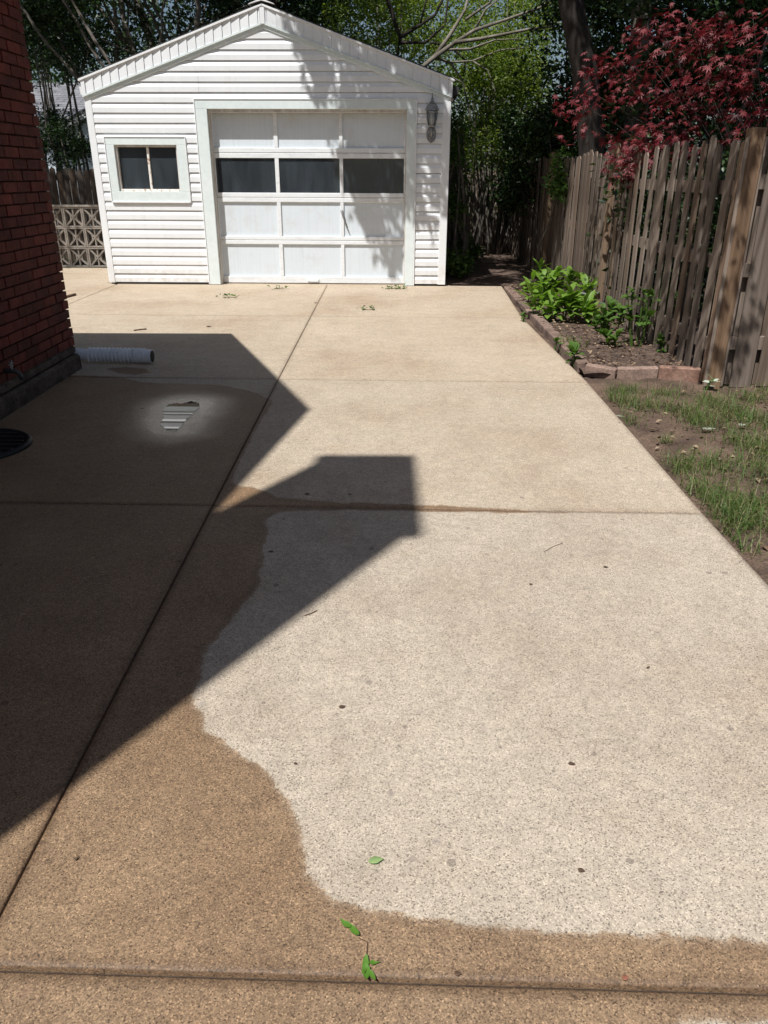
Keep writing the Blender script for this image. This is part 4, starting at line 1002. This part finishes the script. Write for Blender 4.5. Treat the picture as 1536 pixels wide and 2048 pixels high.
def bed_plant(px_, py_, h, n, meshes, label, seed, name='bed_plant', spread=1.0, sc=1.0):
    rg = random.Random(seed); b = g(px_, py_, .02)
    t = empty(name, (b[0], b[1], .02), rg.uniform(0, 6), label, 'plant', 'plants in the garden bed')
    mb = MB(); tips = []
    for k in range(max(1, n//9)):
        top = (rg.uniform(-.06, .06)*spread, rg.uniform(-.06, .06)*spread, h*rg.uniform(.8, 1)); bs = (top[0]*.3, top[1]*.3, -.05)
        MB().tube([bs, ((bs[0]+top[0])/2+.005, (bs[1]+top[1])/2, h*.45), top], [.007, .006, .004], 5).build('stem', 'leaf_bush', t); tips.append((bs, top))
    for k in range(n):
        bs, top = tips[k % len(tips)]; f = rg.uniform(.25, 1.0)**.8
        pos = tuple(bs[i]*(1-f)+top[i]*f for i in range(3))
        share('leaf', rg.choice(meshes), t, pos, (rg.uniform(-.3, .3), -rg.uniform(-.1, .8)*(.4+f), k*2.4+rg.uniform(-.4, .4)), (sc*rg.uniform(.75, 1.15),)*3)
    return t
spots = [(1070,632,.20,'bright green leafy plant overhanging the timber edging'),(1098,640,.18,'bright green plant second from the edging in the front of the clump'),(1122,642,.22,'broad-leaved bright plant in the middle front of the clump'),(1150,640,.17,'low green plant at the right front of the bright clump'),
         (1065,605,.22,'tall-leaved bright plant at the left back of the clump'),(1092,606,.22,'bright plant in the centre back of the clump'),(1120,604,.24,'upright bright plant behind the clump beside the fence'),(1148,605,.26,'tallest bright plant against the fence boards'),(1172,618,.20,'bright plant at the right end touching the fence'),(1180,645,.14,'small rounded-leaf plant right of the clump')]
for i, (x, y, h, lb) in enumerate(spots): bed_plant(x, y, h*1.3, 30, bl, lb, 100+i, spread=1.6)
bed_plant(1075, 566, .24, 14, bl, 'shaded dark plant behind the bright clump', 131); bed_plant(1110, 575, .20, 14, bl, 'half-shaded plant near the fence foot', 132)
bed_plant(1200, 668, .26, 20, bl2, 'young sapling with dark oval leaves in the bed middle', 133, spread=1.3); bed_plant(1232, 660, .22, 16, bl2, 'small leafy plant between sapling and climbing shrub', 134)
bed_plant(1272, 690, .50, 40, bl2, 'tall dark-leaved shrub climbing against the fence', 135, spread=2.2); bed_plant(1288, 680, .42, 30, bl2, 'dark leafy stems leaning on the fence beside the tall shrub', 136, spread=1.8)
bed_plant(1335, 706, .12, 16, bl2, 'small weed with bright leaves at the fence foot', 137, spread=1.6, sc=.8); bed_plant(1152, 722, .10, 16, bl2, 'weed sprouting at the corner of the edging', 138, spread=1.3, sc=.9)
bed_plant(1108, 692, .05, 8, bl2, 'tiny weed on the driveway side of the edging', 139, sc=.6); bed_plant(1050, 640, .06, 9, bl2, 'tiny weed under the bright plants at the concrete edge', 140, sc=.6)
for i, (x, y, h, lb) in enumerate([(1214,640,.18,'leafy plant just right of the bright clump by the fence'),(1250,648,.2,'leafy plant between the clump and the tall climbing shrub'),(1192,662,.12,'low leafy seedling left of the young sapling'),(1228,690,.10,'low seedling on bare mulch below the sapling')]): bed_plant(x, y, h, 18, bl2, lb, 160+i, spread=1.6, sc=1.1)
bls = [blade_mesh(.08, .035, .4, 'leaf_silver')]
bed_plant(1408, 768, .06, 7, bls, 'pale silvery-leaved plant at the foot of the fence corner', 141, sc=.9)

# grass
def grass(name, pts, h, label, nper=1, kind='stuff', wd=.0032, lean=.95, seed=1, zf=None):
    rg = np.random.default_rng(seed); n = len(pts)
    hh = (h[0]+(h[1]-h[0])*rg.random(n)**1.6)[:, None]; a = rg.uniform(0, 2*math.pi, n); d = np.stack([np.cos(a), np.sin(a), np.zeros(n)], 1)
    sd = np.stack([-np.sin(a), np.cos(a), np.zeros(n)], 1); ln = rg.uniform(.1, lean, n)[:, None]*1.7
    up = np.array([0, 0, 1.])
    b = pts; m = pts + up*hh*.55 + d*hh*ln*.35; t = pts + up*hh*(.95-ln*.35) + d*hh*ln*1.1
    V = np.stack([b-sd*wd/2, b+sd*wd/2, m+sd*wd*.45, m-sd*wd*.45, t], 1).reshape(-1, 3); i = np.arange(n)[:, None]*5
    Fq = np.concatenate([i+[[0, 1, 2]], i+[[0, 2, 3]], i+[[3, 2, 4]]], 1).reshape(-1, 3)
    return tag(np_mesh(name, V, Fq, 'grass', None), label, 'grass', None, kind)
rg = np.random.default_rng(12)
tufts = []
for (x, y, r, n) in [(1255,785,.16,300),(1235,800,.12,200),(1265,815,.14,200),(1250,845,.10,140),(1330,790,.16,260),(1310,815,.18,260),(1345,770,.14,220),(1380,830,.22,420),(1410,850,.2,420),(1440,815,.2,350),(1470,830,.22,420),(1500,800,.2,300),(1530,850,.25,520),(1490,890,.2,420),(1535,900,.2,420),(1510,930,.14,220),(1330,885,.05,70),(1350,930,.1,130),(1400,940,.16,260),(1430,930,.14,200),(1360,950,.1,150),(1390,985,.14,220),(1430,1000,.16,360),(1460,1040,.14,420),(1480,1020,.13,320),(1500,1050,.12,300),(1450,1075,.1,160),(1480,1100,.08,120),(1530,960,.16,260),(1520,770,.2,320),(1480,765,.16,220),(1536,1010,.16,260),(1530,780,.12,200),(1420,800,.14,160)]:
    b = g(x, y, -.02); k = int(n*.68)
    tufts.append(b + np.stack([rg.normal(0, r*.42, k), rg.normal(0, r*.5, k), np.zeros(k)], 1))
for _ in range(90):
    b = np.array([rg.uniform(1.7, 6), rg.uniform(-1.5, 2.4), -.02]) if rg.random() < .5 else np.array([rg.uniform(3.2, 7), rg.uniform(-1, 5.2), -.02])
    k = int(rg.uniform(60, 200)); r = rg.uniform(.1, .25); tufts.append(b + np.stack([rg.normal(0, r*.5, k), rg.normal(0, r*.5, k), np.zeros(k)], 1))
S_ = np.stack([rg.uniform(1.55, 3.4, 5200), rg.uniform(1.0, 5.35, 5200), np.full(5200, -.02)], 1)
S_ = S_[(vnoise(S_[:, 0], S_[:, 1], 3.2, 4)+vnoise(S_[:, 0], S_[:, 1], 9, 1)*.6 + (S_[:, 0]-2.0)*.5) > .75]
S2 = np.stack([rg.uniform(3.3, 8, 9000), rg.uniform(-2, 5.3, 9000), np.full(9000, -.02)], 1)
GP = np.concatenate(tufts + [S_, S2]); GP = GP[(GP[:, 1] < 5.42) & (GP[:, 0] > np.array([edge_r(y) for y in GP[:, 1]])+.02)]
grass('grass', GP, (.025, .13), 'patchy green grass growing through bare soil right of the driveway', seed=3)
bt = g(1140, 690, .02)+np.stack([rg.normal(0, .06, 90), rg.normal(0, .12, 90), np.zeros(90)], 1)
grass('grass_tuft', bt, (.05, .10), 'small bright grass tuft on the soil of the garden bed', kind=None, wd=.006, lean=.9, seed=4)

# ------------------------------------------------------------------ fallen leaves and litter on the concrete
def outline_leaf(L, W, lobes=0, curl=.15, seed=0, n=14):
    rr = random.Random(seed); up_, lo_ = [], []
    V, Fs = [], []
    for i in range(n+1):
        t = i/n; wd = W*.5*(math.sin(math.pi*t**.75)**.9 if 0 < t < 1 else 0)
        if lobes: wd *= 1 + .35*math.sin(t*lobes*2*math.pi)
        z = .004 + curl*L*(t-.5)**2 
        V += [(L*t, wd*(1+rr.uniform(-.1, .1)), z+wd*.25), (L*t, 0, z), (L*t, -wd*(1+rr.uniform(-.1, .1)), z+wd*.35)]
    for i in range(n): a = i*3; Fs += [(a, a+1, a+4, a+3), (a+1, a+2, a+5, a+4)]
    return V, Fs
def fallen(name, px_, py_, L, W, ang, mat, label, cat='leaf', lobes=0, curl=.15, seed=0, group=None):
    b = g(px_, py_); V, Fs = outline_leaf(L, W, lobes, curl, seed)
    mb = MB().add(V, Fs)
    o = mb.build(name, mat, None, True); o.location = (b[0], b[1], 0.0005); o.rotation_euler = (0, 0, ang)
    md = o.modifiers.new('thickness', 'SOLIDIFY'); md.thickness = .0008
    return tag(o, label, cat, group)
sp = empty('leaf_sprig', g(735, 1925), 0, 'bright green leafy sprig lying across the front joint on wet concrete', 'leaf sprig')
def sprig_part(nm, px_, py_, L, W, ang, mat, seed, lobes=0):
    b = g(px_, py_)-np.array(sp.location); V, Fs = outline_leaf(L, W, lobes, .55, seed, 14)
    o = MB().add(V, Fs).build(nm, mat, sp, True); o.location = (b[0], b[1], .001); o.rotation_euler = (0, 0, ang); return o
sprig_part('leaf', 718, 1877, .040, .013, R_(128), 'leaf_fallen', 1); sprig_part('leaf', 702, 1860, .030, .012, R_(140), 'leaf_fallen', 2)
sprig_part('leaf', 733, 1915, .040, .012, R_(-95), 'leaf_fallen', 3); sprig_part('leaf', 731, 1932, .034, .016, R_(-85), 'leaf_fallen', 4); sprig_part('leaf', 738, 1930, .022, .008, R_(5), 'leaf_fallen', 5, 1); sprig_part('leaf', 738, 1944, .026, .010, R_(-60), 'leaf_fallen', 6)
stp = [g(*q)-np.array(sp.location)+np.array([0, 0, .003]) for q in ((718,1878),(735,1886),(734,1905),(732,1918))]
MB().tube(stp, .0011, 5).build('stem', 'dead', sp)
o = fallen('fallen_leaf', 737, 1727, .034, .020, R_(15), 'leaf_pale', 'single pale green leaf lying on dry concrete near the wet edge', seed=7)
for i, (x, y, s, lb, gm_) in enumerate([(457,595,.14,'small green twig of leaves before the left door casing','t'),(556,578,.11,'tiny green leaf bunch before the middle of the garage door','t'),(788,578,.20,'largest green leaf bunch before the right end of the garage door','t'),(732,620,.10,'small dark leaf bunch on the concrete near the far cross joint','t'),(428,568,.09,'green weed sprouting at the foot of the left door casing','t')]):
    rg = np.random.default_rng(200+i); b = g(x, y); n = 34 if i == 2 else 18
    Q = np.stack([rg.normal(0, s*.45, n), rg.normal(0, s*.3, n), rg.uniform(.004, .035, n)], 1)
    V, Fq = leaf_verts(Q, rg.uniform(.03, .06, n), up=.6, rng=rg); V[:, 2] = np.maximum(V[:, 2], .001)
    t = empty('leaf_sprig', b, 0, lb, 'leaf sprig', 'green sprigs before the garage')
    np_mesh('leaves', V, Fq, 'leaf_bush', t)
    MB().tube([(-s*.5, 0, .004), (0, .01, .006), (s*.6, -.01, .004), (s*.9, .05, .02)], .003, 5).build('stem', 'dead', t)
bits = [(678,1417,.018,.012,20,'dark rounded seed husk alone on the dry concrete'),(1155,1741,.016,.009,-20,'dark flake at lower right of the dry concrete'),(1136,1529,.018,.009,-10,'small brown curled leaf bit right of centre'),(1206,1135,.02,.009,-15,'tiny dark bit in the upper right concrete'),(610,990,.025,.016,10,'dark bit in the chimney shadow left of another'),(695,990,.024,.010,-10,'thin dark bit in the chimney shadow right of another'),(537,1105,.022,.010,5,'dark bit on the wet edge inside the shadow'),(587,1529,.010,.006,0,'small dark speck near the wet edge'),(412,654,.06,.03,5,'dark leaf on sunny concrete left of the centre joint'),(150,1724,.014,.004,70,'dark sliver on the wet concrete at lower left'),(1293,1338,.014,.006,30,'small brown bit near the right side'),(1058,1170,.014,.007,0,'faint brown bit in the middle right slab'),(908,1950,.014,.010,0,'dark crumb just above the front joint'),(40,1231,.022,.010,0,'pale flake in the shaded wet slab'),(280,818,.03,.012,0,'brown leaf bit left of the puddle'),(355,1125,.02,.008,10,'dark bit on the centre joint in the shadow'),(630,607,.05,.03,80,'dark bit beside the far centre joint')]
for i, (x, y, L, W, a, lb) in enumerate(bits):
    fallen('leaf_bit', x, y, L, W, R_(a), 'tan_dead' if 'pale' in lb else 'dead', lb, 'debris', seed=300+i, group='leaf bits on the concrete')
fallen('leaf_bit', 1245, 1962, .014, .010, R_(30), 'orange', 'orange leaf fragment on the front joint', 'debris', seed=330, group='leaf bits on the concrete')
def twig(pts, r, label, seed=0):
    P = [g(*q)+np.array([0, 0, r*.9]) for q in pts]; c = P[0].copy(); c[2] = 0
    o = MB().tube([q-c for q in P], r, 6).build('twig', 'dead', None, True); o.location = c; return tag(o, label, 'twig', 'twigs on the concrete')
twig([(610,1232),(622,1228),(634,1222)], .002, 'short dark twig in the shadow left of centre'); twig([(1088,1104),(1108,1093),(1125,1087)], .0012, 'thin curved twig on the right-hand slab')
twig([(128,597),(140,594),(151,591)], .016, 'thick brown stick at the brick house corner'); twig([(268,662),(283,660),(293,659)], .007, 'short stick on the edge of the house shadow')
for i, (x, y, L, W, a, lb) in enumerate([(1405,858,.09,.045,10,'pale silvery leaf lying on the lawn'),(1418,772,.05,.04,0,'white leaf scrap below the silvery plant'),(1232,830,.06,.02,-30,'pale scrap at the lawn edge beside the concrete'),(1480,850,.05,.04,30,'small pale leaf among the thick grass'),(1458,872,.05,.03,0,'tan dead leaf on the bare soil')]):
    o = fallen('fallen_leaf', x, y, L, W, R_(a), 'tan_dead' if 'tan' in lb else 'leaf_silver', lb, seed=400+i, group='leaves on the lawn'); o.location.z = -.008

# dead leaf litter over the bed and the bare soil
rg = np.random.default_rng(91)
LP = np.concatenate([np.stack([rg.uniform(1.6, 2.4, 1500), rg.uniform(5.9, 10.8, 1500), np.full(1500, .035)], 1), np.stack([rg.uniform(1.55, 3.4, 900), rg.uniform(1.2, 5.4, 900), np.full(900, -.012)], 1)])
M['litter'] = leaf_mat('leaf_litter', [(.06, .035, .022), (.12, .075, .045), (.2, .13, .08), (.32, .24, .16)], .1, .9)
tag(leaf_obj('leaf_litter', LP, rg.uniform(.015, .05, len(LP)), 'litter', None, up=.75, rng=rg), 'brown leaf litter scattered over the bed and bare soil', 'leaf litter', None, 'stuff')
